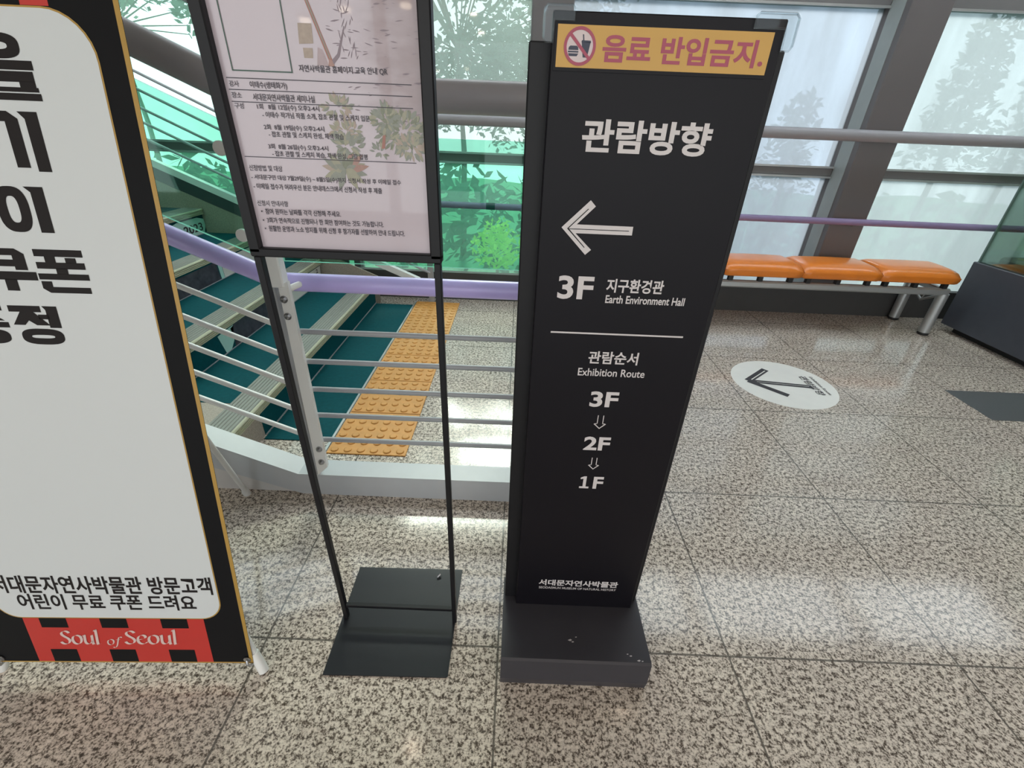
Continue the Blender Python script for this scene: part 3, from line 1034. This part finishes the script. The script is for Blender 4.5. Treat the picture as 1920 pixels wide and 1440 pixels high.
# pencilled bark marks
for i in range(150):
    x, y = rnd.uniform(-0.265, -0.142), rnd.uniform(1.165, 1.395)
    L = rnd.uniform(0.003, 0.013)
    dab(1, leafshape(x, y, L, L * rnd.uniform(0.08, 0.2), rnd.uniform(-0.3, 0.3)))
for i in range(60):
    x, y = rnd.uniform(-0.243, -0.226) + rnd.uniform(-0.004, 0.004), rnd.uniform(1.235, 1.39)
    dab(1, leafshape(x, y, rnd.uniform(0.004, 0.012), 0.0012, rnd.uniform(1.0, 2.0)))
# ochre blocks
dab(6, [(-0.300, 1.255), (-0.281, 1.256), (-0.280, 1.277), (-0.298, 1.277)])
dab(6, [(-0.296, 1.240), (-0.284, 1.240), (-0.283, 1.251), (-0.296, 1.251)])
dab(0, [(-0.280, 1.232), (-0.264, 1.232), (-0.270, 1.250), (-0.276, 1.252)])
# twig: a narrow V
dab(2, [(-0.2620, 1.234), (-0.2575, 1.236), (-0.2900, 1.330), (-0.2945, 1.330)])
dab(5, [(-0.2618, 1.240), (-0.2605, 1.241), (-0.2915, 1.330), (-0.2932, 1.330)])
dab(7, [(-0.2650, 1.232), (-0.2570, 1.231), (-0.2560, 1.237), (-0.2630, 1.240)])
dab(8, [(-0.2575, 1.234), (-0.2480, 1.243), (-0.2370, 1.275), (-0.2380, 1.276), (-0.2510, 1.246), (-0.2590, 1.239)])
# rosettes of leaves
for cx, cy, rx, ry, n, cols, L in ((-0.172, 1.158, 0.030, 0.020, 190, (3, 3, 5, 5, 4), 0.013), (-0.160, 1.138, 0.018, 0.010, 70, (5, 4, 4, 6), 0.012), (-0.195, 1.172, 0.014, 0.012, 60, (4, 5, 3), 0.013),
                                   (-0.262, 1.186, 0.016, 0.008, 46, (6, 4, 4, 5), 0.012), (-0.252, 1.156, 0.018, 0.008, 60, (6, 4, 5, 4), 0.012),
                                   (-0.252, 1.137, 0.016, 0.007, 46, (3, 5, 4, 5), 0.015), (-0.205, 1.131, 0.010, 0.006, 14, (5, 4, 3), 0.010)):
    for i in range(n):
        a = rnd.uniform(0, 6.283)
        q = math.sqrt(rnd.random())
        k = cols[rnd.randrange(len(cols))]
        l_ = L * rnd.uniform(0.55, 1.1)
        dab(k, leafshape(cx + rx * q * math.cos(a), cy + ry * q * math.sin(a), l_, l_ * rnd.uniform(0.28, 0.5), a + rnd.uniform(-0.7, 0.7)))
for a, k in ((170, 6), (200, 4), (150, 5), (20, 4), (-10, 5), (40, 7), (215, 5), (-35, 4), (250, 5), (300, 4), (100, 5), (60, 3), (130, 4), (12, 7)):
    dab(k, leafshape(-0.262 + 0.004 * math.cos(math.radians(a)), 1.1045, 0.030 if k != 7 else 0.034, 0.010, math.radians(a) * 1.0))
for a, k in ((190, 4), (160, 5), (20, 5), (-15, 4), (95, 3), (230, 5), (310, 4)):
    dab(k, leafshape(-0.260, 1.106, 0.017, 0.0075, math.radians(a)))
dab(7, leafshape(-0.256, 1.121, 0.012, 0.005, 0.5))
dab(2, [(-0.2035, 1.135), (-0.1985, 1.136), (-0.1960, 1.153), (-0.2000, 1.152)])
obj('plant_print', art, [ARTBARK, ARTLINE, ARTTWIG, ARTG1, ARTG2, ARTG3, ARTOCH, ARTRED, ARTLINE], sheet)

# ------------------------------------------------------------------ X-banner
BO = Vector((-0.591, 0.583, 0.04))
BPn = Plane(BO, (0.99944, 0.0341, 0.0), (-0.0066, 0.1940, 0.9810))
ban = thing('banner_stand', (-0.884, 0.60, 0), 'leaning black and white coupon banner on a white X stand, left of the poster stand', 'banner')
BW, BH = 0.586, 1.44
bsheet = MB()
vs = [BPn.at(u, v, h) for h in (0.0, -0.0012) for u, v in ((-BW, 0), (0.002, 0), (0.002, BH), (-BW, BH))]
bsheet._add(vs, [(0, 1, 2, 3), (7, 6, 5, 4), (0, 4, 5, 1), (1, 5, 6, 2), (2, 6, 7, 3), (3, 7, 4, 0)])
cloth = obj('banner_sheet', bsheet, BANNERBLACK, ban)
ed = MB()
for a, b, c, d in ((-BW, 0, 0.0025, 0.0035), (-BW, 0, -BW + 0.006, BH), (-0.0055, 0, 0.0025, BH), (-BW, BH - 0.004, 0.002, BH)):
    rect(BPn, ed, a, b, c, d, 0.0004)
obj('gold_edge', ed, GOLD, cloth)
# gold hairline round the white field, then the field
obj('gold_line', flat(BPn, MB(), rrect(-0.5395, 0.1335, -0.0435, 1.2825, 0.050, 0.068), 0.0005), GOLD, cloth)
obj('white_field', flat(BPn, MB(), rrect(-0.537, 0.136, -0.046, 1.280, 0.048, 0.066), 0.0009), BANNERWHITE, cloth)
red = MB()
rect(BPn, red, -0.491, 0.0035, -0.090, 0.133, 0.0004)
obj('red_block', red, BANNERRED, cloth)
obj('red_block', rect(BPn, MB(), -0.491, 1.283, -0.099, 1.415, 0.0004), BANNERRED, cloth)
for u0_ in (-0.4555, -0.322, -0.187):
    for a, b, c, d in ((u0_, 0.106, u0_ + 0.0595, 0.1332), (u0_, 0.0036, u0_ + 0.0595, 0.041), (u0_ - 0.012, 1.2828, u0_ + 0.0475, 1.312), (u0_ - 0.012, 1.380, u0_ + 0.0475, 1.4155)):
        obj('notch', rect(BPn, MB(), a, b, c, d, 0.0007), BANNERBLACK, cloth)
HEAVY = {
    # strokes on a unit cell: polygons, and ('o', cx, cy, rx, ry, inner rx, inner ry) for rings
    '울': [('o', .46, .81, .40, .19, .20, .055), ('r', 0, .46, 1, .60), ('r', 0, .28, .97, .44), ('r', 0, .13, .30, .28), ('r', .30, .13, 1.0, .20), ('r', .0, 0, 1.02, .11), ('r', .70, .20, .97, .30)],
    '기': [('p', [(0, .83), (.0, 1), (.42, 1), (.60, .88), (.60, .06), (.34, .06), (.34, .83)]), ('p', [(.74, 0), (1, 0), (1, 1), (.62, 1), (.74, .88)])],
    '이': [('o', .32, .5, .32, .5, .115, .29), ('p', [(.74, 0), (1, 0), (1, 1), (.62, 1), (.74, .88)])],
    '쿠': [('p', [(0, .84), (0, 1), (.72, 1), (.88, .88), (.88, .50), (.64, .50), (.64, .84)]), ('r', .02, .58, .64, .74), ('r', -.06, .26, 1.02, .46), ('r', .36, 0, .60, .28)],
    '폰': [('r', 0, .84, 1, 1), ('r', .20, .70, .42, .86), ('r', .62, .70, .84, .82), ('r', 0, .56, 1, .71), ('r', .38, .44, .62, .58), ('r', -.02, .31, 1.03, .45), ('p', [(0, .27), (.22, .27), (.22, .14), (1.0, .14), (1.0, 0), (.14, 0), (0, .10)])],
    '증': [('r', 0, .86, .98, 1), ('p', [(.30, .86), (.62, .86), (.98, .60), (.62, .60), (.46, .70), (.30, .60), (-.04, .60)]), ('r', -.05, .42, 1.04, .56), ('o', .5, .18, .50, .20, .26, .045)],
    '정': [('r', 0, .84, .66, 1), ('p', [(.22, .84), (.50, .84), (.78, .50), (.50, .50), (.36, .62), (.26, .50), (.02, .50)]), ('r', .58, .66, .80, .78), ('p', [(.76, .44), (1.0, .44), (1.0, 1), (.70, 1), (.76, .90)]), ('o', .56, .20, .44, .21, .24, .045)],
}


def heavy(ch, u0, u1, v0, v1):
    mb = MB()
    X = lambda x: u0 + (u1 - u0) * x
    Y = lambda y: v0 + (v1 - v0) * y
    for st in HEAVY[ch]:
        if st[0] == 'r':
            rect(BPn, mb, X(st[1]), Y(st[2]), X(st[3]), Y(st[4]), 0.0014)
        elif st[0] == 'p':
            pts = [(X(x), Y(y)) for x, y in st[1]]
            ar_ = sum(p[0] * q[1] - q[0] * p[1] for p, q in zip(pts, pts[1:] + pts[:1]))
            flat(BPn, mb, pts if ar_ > 0 else pts[::-1], 0.0014)
        else:
            _, cx, cy, rx, ry, ix, iy = st
            n = 40
            pw = lambda c: math.copysign(abs(c) ** 0.72, c)
            E = [(pw(math.cos(2 * math.pi * q / n)), pw(math.sin(2 * math.pi * q / n))) for q in range(n)]
            for q in range(n):
                a, b = E[q], E[(q + 1) % n]
                flat(BPn, mb, [(X(cx + ix * a[0]), Y(cy + iy * a[1])), (X(cx + rx * a[0]), Y(cy + ry * a[1])), (X(cx + rx * b[0]), Y(cy + ry * b[1])), (X(cx + ix * b[0]), Y(cy + iy * b[1]))], 0.0014)
    return obj('lettering', mb, BINK, cloth)


for ch, a, b, c, d in (('울', -0.232, -0.144, 1.160, 1.248), ('기', -0.236, -0.157, 1.060, 1.145), ('이', -0.262, -0.180, 0.966, 1.037),
                       ('쿠', -0.318, -0.232, 0.868, 0.939), ('폰', -0.226, -0.145, 0.866, 0.939), ('증', -0.392, -0.308, 0.773, 0.842), ('정', -0.298, -0.214, 0.773, 0.842)):
    heavy(ch, a, b, c, d)
for body, a, b, c, d in (('서', -0.325, -0.245, 1.160, 1.248), ('즐기', -0.420, -0.246, 1.060, 1.145), ('어린', -0.440, -0.272, 0.966, 1.037), ('무료', -0.490, -0.328, 0.866, 0.939)):
    letters('lettering', BPn, body, a, b, c, d, BINK, cloth, bold=0.032, h=0.0014)
letters('lettering', BPn, '서대문자연사박물관 방문고객', -0.527, -0.054, 0.204, 0.2525, BINK, cloth, bold=0.024, h=0.0014)
letters('lettering', BPn, '어린이 무료 쿠폰 드려요', -0.485, -0.098, 0.159, 0.2025, BINK, cloth, bold=0.024, h=0.0014)
LOGO = mat('banner_logo_white', (0.68, 0.52, 0.48), 0.5)
NIB = {   # pen paths in units of the x-height, drawn with a broad nib; (advance, [paths])
    'S': (0.98, [[(.84, 1.22), (.66, 1.40), (.42, 1.42), (.22, 1.28), (.20, 1.06), (.40, .84), (.66, .64), (.78, .42), (.70, .16), (.46, .02), (.20, .06), (.02, .26)]]),
    'o': (0.98, [[(.46, 1.0), (.18, .86), (.06, .52), (.16, .16), (.42, .02), (.68, .14), (.82, .50), (.74, .86), (.46, 1.0)]]),
    'u': (1.04, [[(.02, .90), (.14, .98), (.14, .36), (.22, .10), (.42, .04), (.64, .18), (.78, .42)], [(.78, 1.0), (.78, .12), (.86, .02), (.98, .08)]]),
    'l': (0.44, [[(.02, 1.44), (.14, 1.52), (.14, .14), (.22, .02), (.36, .08)]]),
    'e': (0.90, [[(.10, .48), (.40, .54), (.70, .70), (.66, .92), (.44, 1.0), (.18, .84), (.06, .48), (.16, .14), (.42, .02), (.66, .10), (.80, .26)]]),
    'f': (0.60, [[(.86, 1.30), (.72, 1.44), (.52, 1.34), (.42, .90), (.30, .10), (.14, -.36), (-.06, -.48), (-.20, -.36)], [(.16, .92), (.66, .98)]]),
}


def smooth_path(P, n=7):
    out = []
    for i in range(len(P) - 1):
        p0, p1, p2, p3 = P[max(0, i - 1)], P[i], P[i + 1], P[min(len(P) - 1, i + 2)]
        for k in range(n):
            t = k / n
            out.append(tuple(0.5 * ((2 * b_) + (c_ - a_) * t + (2 * a_ - 5 * b_ + 4 * c_ - d_) * t * t + (3 * b_ - a_ - 3 * c_ + d_) * t ** 3)
                             for a_, b_, c_, d_ in zip(p0, p1, p2, p3)))
    out.append(P[-1])
    return out


def penned(word, u0, u1, v0, xh, slant, w):
    mb = MB()
    tot_ = sum(NIB[c][0] for c in word)
    kx = (u1 - u0) / tot_
    nx, ny = w * xh * math.cos(math.radians(24)), w * xh * math.sin(math.radians(24))
    x = u0
    for c in word:
        for path in NIB[c][1]:
            pts = [(x + px * kx + py * xh * slant, v0 + py * xh) for px, py in smooth_path(path)]
            for (ax, ay), (bx_, by_) in zip(pts[:-1], pts[1:]):
                flat(BPn, mb, [(ax - nx, ay - ny), (bx_ - nx, by_ - ny), (bx_ + nx, by_ + ny), (ax + nx, ay + ny)], 0.0014)
        x += NIB[c][0] * kx
    return obj('logo_lettering', mb, LOGO, cloth)


penned('Soul', -0.425, -0.335, 0.0570, 0.0275, 0.10, 0.13)
penned('of', -0.322, -0.294, 0.0555, 0.0170, 0.20, 0.12)
penned('Seoul', -0.280, -0.159, 0.0585, 0.0275, 0.10, 0.13)
# stand: hub high behind the sheet, two front legs, two arms to the top corners, rear leg
HUB = BPn.at(-0.292, 1.12, -0.030)
obj('hub', MB().lathe([(0.018, -0.012), (0.026, -0.008), (0.026, 0.010), (0.018, 0.014)], HUB, 16, 'y'), WHITE, ban)
for fx, fy, cu_, s in ((-0.5745, 0.586, -0.010, 1), (-1.1925, 0.566, -0.576, -1)):
    foot = Vector((fx, fy, 0.0))
    d = (HUB - foot).normalized()
    lg = obj('leg', MB().tube([foot + d * 0.012, HUB], 0.0075, 14), WHITE, ban)
    obj('foot_cap', MB().tube([foot + Vector((0, 0, 0.002)), foot + d * 0.03, foot + d * 0.062], [0.0115, 0.0115, 0.0098], 14), WHITE, lg)
    corner = BPn.at(cu_ - 0.004 * s, BH - 0.014, -0.006)
    am_ = obj('arm', MB().tube([HUB, corner], 0.006, 12), WHITE, ban)
    for vv_, par in ((0.012, lg), (BH - 0.012, am_)):
        ey = BPn.at(cu_, vv_, 0.0)
        hk = MB().lathe([(0.0085, -0.0008), (0.0085, 0.001), (0.005, 0.0022)], ey - Vector((0, 0.0016, 0)), 16, 'y')
        hk.tube([ey + Vector((0, -0.003, 0)), ey + Vector((0.002 * s, -0.008, -0.006)), ey + Vector((0.005 * s, -0.006, -0.018)), ey + Vector((0.008 * s, 0.004, -0.022))], 0.0028, 8)
        obj('hook', hk, STEEL, par)
rear = Vector((-0.927, 1.172, 0.0))
d = (HUB - rear).normalized()
rl = obj('rear_leg', MB().tube([rear + d * 0.01, HUB], 0.0085, 14), WHITE, ban)
obj('foot_cap', MB().tube([rear + Vector((0, 0, 0.002)), rear + d * 0.022, rear + d * 0.028], [0.0125, 0.0125, 0.010], 14), WHITE, rl)

# ------------------------------------------------------------------ bench
bench = thing('bench', (1.9, 3.12, 0), 'backless waiting bench with orange leather cushions on an aluminium frame', 'bench')
CW = 0.516


def cushion(x0, x1):
    mb = MB()
    nx, ny = 10, 10
    y0, y1, z0, zt = 2.945, 3.295, 0.368, 0.452
    grid = []
    for i in range(nx + 1):
        for j in range(ny + 1):
            s, t = i / nx, j / ny
            # rounded cross-section: edges fall away
            ex = min(s, 1 - s) * nx
            ey = min(t, 1 - t) * ny
            dz = 0.0
            if ex < 1: dz += 0.016 * (1 - ex) ** 2
            if ey < 1: dz += 0.030
            elif ey < 2: dz += 0.007
            crown = 0.012 * math.sin(math.pi * t) * (0.6 + 0.4 * math.sin(math.pi * s))
            yy = y0 + (y1 - y0) * t
            if ey < 1:
                yy = y0 if t < 0.5 else y1
            grid.append((x0 + (x1 - x0) * s, yy, zt - dz + crown))
    o = len(mb.v)
    fs = []
    for i in range(nx):
        for j in range(ny):
            a = i * (ny + 1) + j
            fs.append((a, a + ny + 1, a + ny + 2, a + 1))
    mb.smooth = True
    # skirt
    border = [i * (ny + 1) for i in range(nx + 1)] + [nx * (ny + 1) + j for j in range(1, ny + 1)] + [i * (ny + 1) + ny for i in range(nx - 1, -1, -1)] + [j for j in range(ny - 1, 0, -1)]
    cx, cy = (x0 + x1) / 2, (y0 + y1) / 2
    vs = list(grid)
    rings = []
    for zz, k in ((0.408, 1.002), (0.388, 0.998), (0.372, 0.975), (0.366, 0.93)):
        rg = []
        for b in border:
            x, y, _ = grid[b]
            rg.append(len(vs))
            vs.append((cx + (x - cx) * (k if k < 1 else 1), cy + (y - cy) * (k if k < 1 else 1.02), zz))
        rings.append(rg)
    prev = border
    n = len(border)
    for rg in rings:
        for q in range(n):
            w = (q + 1) % n
            fs.append((prev[q], rg[q], rg[w], prev[w]))
        prev = rg
    fs.append(tuple(prev[::-1]))
    mb._add(vs, [f[::-1] for f in fs])
    return mb


BXR = 2.915
for k in range(4):
    x1 = BXR - CW * k
    obj('cushion', cushion(x1 - CW + 0.002, x1 - 0.002), LEATHER, bench, smooth=True)
bx0 = BXR - 4 * CW
fr = MB()
for y in (2.955, 3.245):
    fr.bbox((bx0 + 0.02, y, 0.288), (BXR - 0.012, y + 0.042, 0.334), 0.010)
fr.bbox((bx0 + 0.02, 2.985, 0.296), (bx0 + 0.06, 3.26, 0.330), 0.006)
fr.bbox((BXR - 0.06, 2.985, 0.296), (BXR - 0.018, 3.26, 0.330), 0.006)
obj('frame', fr, ALU, bench)
for k in range(4):
    x1 = BXR - CW * k
    for xx in (x1 - 0.06, x1 - CW + 0.06, x1 - CW / 2):
        for y in (2.962, 3.252):
            obj('cushion_support', MB().box((xx - 0.014, y, 0.333), (xx + 0.014, y + 0.03, 0.368)), RUBBER, bench)
for x in (2.885, 0.93):
    for y in (2.985, 3.275):
        lg = obj('leg', MB().tube([(x, y, 0.016), (x, y, 0.296)], 0.033, 18), ALU, bench)
        obj('foot', MB().lathe([(0.031, 0.0), (0.034, 0.006), (0.034, 0.018)], (x, y, 0.0), 18), RUBBER, lg)
    br = MB()
    br.tube([(x, 3.01, 0.275), (x, 3.13, 0.205), (x, 3.25, 0.275)], 0.008, 8)
    br.tube([(x - 0.02, 3.02, 0.29), (x - 0.02, 3.24, 0.235)], 0.005, 8)
    br.tube([(x - 0.10, 3.13, 0.292), (x, 3.13, 0.21), (x - 0.02, 3.08, 0.29)], 0.004, 8)
    obj('brace', br, STEEL, bench)

# ------------------------------------------------------------------ display case
case = thing('display_case', (3.6, 2.3, 0), 'dark blue grey display plinth with a glass hood, right of the bench', 'display case')
obj('plinth', MB().bbox((3.09, 1.45, 0.045), (4.2, 3.108, 0.489), 0.004), CASE, case)
obj('toe_kick', MB().box((3.15, 1.50, 0.0), (4.15, 3.05, 0.045)), RUBBER, case)
gh = MB()
gz = 1.25
for a, b in (((3.105, 1.47, 0.489), (3.113, 3.09, gz)), ((4.17, 1.47, 0.489), (4.178, 3.09, gz)), ((3.113, 3.082, 0.489), (4.17, 3.09, gz)), ((3.113, 1.47, 0.489), (4.17, 1.478, gz))):
    gh.box(a, b)
hood = obj('glass_hood', gh, CLEAR, case)
obj('glass_edge', MB().box((3.1035, 3.0815, 0.489), (3.1135, 3.0915, gz)), mat('hood_edge', (0.10, 0.17, 0.15), 0.3), hood)
obj('glass_lid', MB().box((3.105, 1.47, gz), (4.178, 3.09, gz + 0.008)), CLEAR, case)
ter = tag(obj('terrain_model', MB(), TERRAIN, loc=(3.6, 2.3, 0.4895)), 'mossy green landscape model inside the glass display case', 'model')
tmb = MB()
tmb.bbox((3.15, 1.60, 0.4895), (4.10, 3.02, 0.548), 0.018)
bpy.data.objects.remove(ter)
ter = tag(obj('terrain_model', tmb, TERRAIN), 'mossy green landscape model inside the glass display case', 'model')
mm = MB()
NX, NY = 24, 30
vv = []
for i in range(NX + 1):
    for j in range(NY + 1):
        x = 3.20 + 0.86 * i / NX
        y = 1.66 + 1.30 * j / NY
        e = min(i, NX - i, j, NY - j)
        vv.append((x, y, 0.549 + (0.0 if e == 0 else 0.006 + 0.010 * math.sin(x * 9) * math.cos(y * 7) + 0.008 * min(1, e / 5) + rnd.uniform(0, 0.004))))
ff = []
for i in range(NX):
    for j in range(NY):
        a = i * (NY + 1) + j
        ff.append((a, a + NY + 1, a + NY + 2, a + 1))
mm.smooth = True
mm._add(vv, ff)
obj('moss_cover', mm, MOSS, ter)

# ------------------------------------------------------------------ floor sticker and grey floor slab
disc = thing('floor_sticker', (1.487, 2.168, 0), 'round white floor sticker with a dark arrow pointing left, before the bench', 'floor sticker')
dm = MB()
dm.lathe([(0.266, 0.0), (0.266, 0.001)], (1.487, 2.168, 0.0), 56)
obj('disc', dm, STICK, disc)
# reading direction of the sticker: up is towards -x
DP = Plane((1.487, 2.168, 0.001), (1, 0, 0), (0, 1, 0))


def da(x, y):
    return (x - 1.487, y - 2.168)


am = MB()
T, U, Sx, Lw = (1.300, 2.178), (1.462, 2.322), (1.590, 2.150), (1.448, 2.030)


def stroke(p, q, w, h, mb):
    p, q = Vector(p), Vector(q)
    d_ = (q - p).normalized()
    n_ = Vector((-d_.y, d_.x)) * w / 2
    flat(DP, mb, [da(*(p - n_)), da(*(q - n_)), da(*(q + n_)), da(*(p + n_))], h)


stroke(T, U, 0.040, 0.0006, am)
stroke(T, (1.63, 2.135), 0.036, 0.0007, am)
stroke(T, Lw, 0.036, 0.0008, am)
aro = obj('arrow', am, INK, disc)
wm = MB()
stroke((1.325, 2.192), (1.452, 2.305), 0.0055, 0.0011, wm)
stroke((1.345, 2.170), (1.615, 2.138), 0.0035, 0.0011, wm)
obj('arrow_inlay', wm, STICK, aro)
# lettering runs along -y (u = -y, v = +x, so that it reads from the right)
DT = Plane((1.487, 2.168, 0.001), (0, -1, 0), (1, 0, 0))
letters('lettering', DT, '관람방향', -0.090, 0.120, 0.128, 0.172, INK, disc, bold=0.02)
letters('lettering', DT, 'Exhibition Route', -0.085, 0.115, 0.188, 0.206, INK, disc, bold=0.01)

tag(obj('floor_slab', MB().box((2.372, 1.873, 0.0), (3.00, 2.162, 0.0012)), MATGREY), 'smooth dark grey rectangle on the speckled floor at the right edge', 'floor mat')

# ------------------------------------------------------------------ ceiling lamps of the hall
PENDANTS = [(-2.26, 2.05), (-1.84, 2.15), (-1.22, 2.20), (-2.13, 1.70)]
lamp_spots = [(0.98, 1.83), (-0.62, 1.50), (-2.2, 0.2), (2.6, 0.4), (-2.6, -2.5), (-0.9, -2.5), (0.8, -2.5), (2.5, -2.5),
              (-2.6, -4.2), (-0.9, -4.2), (0.8, -4.2), (2.5, -4.2)]
for k, (x, y) in enumerate(lamp_spots):
    t = thing('ceiling_lamp', (x, y, RZ), 'round recessed ceiling downlight with a warm glow', 'ceiling lamp', 'hall downlights')
    obj('trim_ring', MB().lathe([(0.085, -0.006), (0.085, 0.0), (0.06, 0.0)], (x, y, RZ), 20), WHITE, t)
    obj('lens', MB().lathe([(0.055 if y < 0 else 0.022, -0.008), (0.055 if y < 0 else 0.022, -0.0065)], (x, y, RZ), 20), LAMP, t)
    ld = bpy.data.lights.new('lamp_light', 'AREA')
    ld.shape = 'DISK'
    ld.size = 0.12 if y < 0 else 0.05
    ld.energy = 0.25 if y > 0 else 8
    ld.color = (1.0, 0.76, 0.56)
    lo_ = bpy.data.objects.new('lamp_light', ld)
    COL.objects.link(lo_)
    lo_.parent = t
    lo_.location = (0, 0, -0.02)

for k, (x, z) in enumerate(PENDANTS):
    t = thing('pendant_lamp', (x, -4.3, z), 'small hanging lamp with a flat round shade, far down the hall', 'pendant lamp', 'hall pendants')
    obj('shade', MB().lathe([(0.02, 0.05), (0.09, 0.012), (0.09, 0.0)], (x, -4.3, z), 18), WHITE, t)
    obj('cord', MB().tube([(x, -4.3, z + 0.05), (x, -4.3, RZ)], 0.004, 6), RUBBER, t)
    obj('bulb', MB().lathe([(0.03, -0.022), (0.055, -0.012), (0.055, 0.012), (0.03, 0.02)], (x, -4.3, z - 0.02), 16), LAMP, t)

# ------------------------------------------------------------------ outdoors
gb = MB()
vv, ff = [], []
NX, NY = 40, 14
for i in range(NX + 1):
    for j in range(NY + 1):
        x = -14 + 30 * i / NX
        y = 4.2 + 12 * j / NY
        z = -0.9 + 0.04 * (y - 4.2) + 0.08 * math.sin(x * 1.3 + y)
        vv.append((x, y, z))
for i in range(NX):
    for j in range(NY):
        a = i * (NY + 1) + j
        ff.append((a, a + NY + 1, a + NY + 2, a + 1))
gb.smooth = True
gb._add(vv, ff)
struct('ground', gb, SOIL)


def leaves(mb, n, centre, rad, size, rr, squash=1.0):
    for i in range(n):
        while True:
            p = Vector((rr.uniform(-1, 1), rr.uniform(-1, 1), rr.uniform(-1, 1)))
            if 0.15 < p.length < 1:
                break
        p = Vector(centre) + Vector((p.x * rad[0], p.y * rad[1], p.z * rad[2]))
        a = Vector((rr.uniform(-1, 1), rr.uniform(-1, 1), rr.uniform(-0.6, 0.6))).normalized()
        b = a.cross(Vector((rr.uniform(-1, 1), rr.uniform(-1, 1), rr.uniform(-1, 1)))).normalized()
        s = size * rr.uniform(0.6, 1.3)
        mb._add([p - a * s, p + b * s * 0.45, p + a * s, p - b * s * 0.45], [(0, 1, 2, 3)])


def tree(name, x, y, z0, h, crowns, n, size, m, label, cat, seed):
    rr = random.Random(seed)
    t = thing(name, (x, y, z0), label, cat, 'trees outside the windows' if cat == 'tree' else None)
    tr = MB()
    tr.tube([(x, y, z0 - 0.4), (x + 0.05, y, z0 + h * 0.5), (x - 0.03, y, z0 + h)], [0.055, 0.04, 0.015], 10)
    for c, r in crowns:
        tr.tube([(x, y, z0 + h * 0.97), (x + c[0] * 0.7, y + c[1] * 0.7, z0 + c[2] * 0.9)], [0.014, 0.006], 7)
    obj('trunk', tr, BARK, t)
    f_ = MB()
    for c, r in crowns:
        leaves(f_, n, (x + c[0], y + c[1], z0 + c[2]), r, size, rr)
    obj('foliage', f_, m, t)
    return t


def blob(rr, k, sx, sy, z0, z1, r):
    return [((rr.uniform(-sx, sx), rr.uniform(-sy, sy), rr.uniform(z0, z1)), (r * rr.uniform(.7, 1.2), r * rr.uniform(.7, 1.2), r * rr.uniform(.5, .9))) for _ in range(k)]


q = random.Random(11)
tree('tree', -0.9, 7.5, -0.5, 2.6, blob(q, 40, 2.0, 0.8, 1.75, 5.6, 0.75), 420, 0.062, LEAF1, 'leafy tree behind the window between the poster stand and the dark sign', 'tree', 1)
tree('tree', -7.0, 9.5, -0.5, 3.0, blob(q, 26, 1.9, 0.8, 2.9, 6.2, 0.8), 260, 0.085, LEAF2, 'leafy tree behind the window above the stairs, between banner and poster', 'tree', 2)
tree('tree', 6.55, 8.0, -0.5, 2.4, [((0, 0, 1.5 + 0.30 * k), (0.62 - 0.085 * k, 0.4, 0.30)) for k in range(6)], 150, 0.085, LEAF1, 'hazy pointed tree behind the window right of the column', 'tree', 3)
tree('tree', 8.25, 8.6, -0.5, 2.6, [((0, 0, 1.4 + 0.34 * k), (0.7 - 0.09 * k, 0.4, 0.32)) for k in range(6)], 150, 0.085, LEAF1, 'hazy pointed tree at the right edge behind the window', 'tree', 4)
tree('tree', 4.4, 8.4, -0.5, 1.8, [((0, 0, 1.0 + 0.27 * k), (0.6 - 0.10 * k, 0.4, 0.27)) for k in range(5)], 110, 0.085, LEAF1, 'faint tree behind the misty window left of the column', 'tree', 5)
hd = MB()
rr = random.Random(21)
for k in range(36):
    hx = -9.5 + 0.5 * k
    leaves(hd, 110, (hx, 6.0 + rr.uniform(-.3, .3), (0.10 if hx < 1.2 else -0.1) + rr.uniform(-.12, .12)), (0.5, 0.5, 0.72), 0.11, rr)
hg = tag(obj('hedge', hd, LEAF2), 'dense green hedge growing outside along the windows', 'hedge')
hg['kind'] = 'stuff'
bu = thing('bush', (-0.20, 4.6, -0.85), 'bright lime green bush outside the window, left of the dark sign', 'bush')
bm_ = MB()
leaves(bm_, 300, (-0.20, 4.6, 0.10), (0.27, 0.22, 0.22), 0.042, rr)
leaves(bm_, 90, (-0.20, 4.6, 0.27), (0.15, 0.15, 0.14), 0.038, rr)
obj('foliage', bm_, LEAF3, bu)
obj('stem', MB().tube([(-0.20, 4.6, -0.88), (-0.20, 4.6, 0.1)], [0.03, 0.012], 8), BARK, bu)

bpy.data.scenes.remove(TXT)
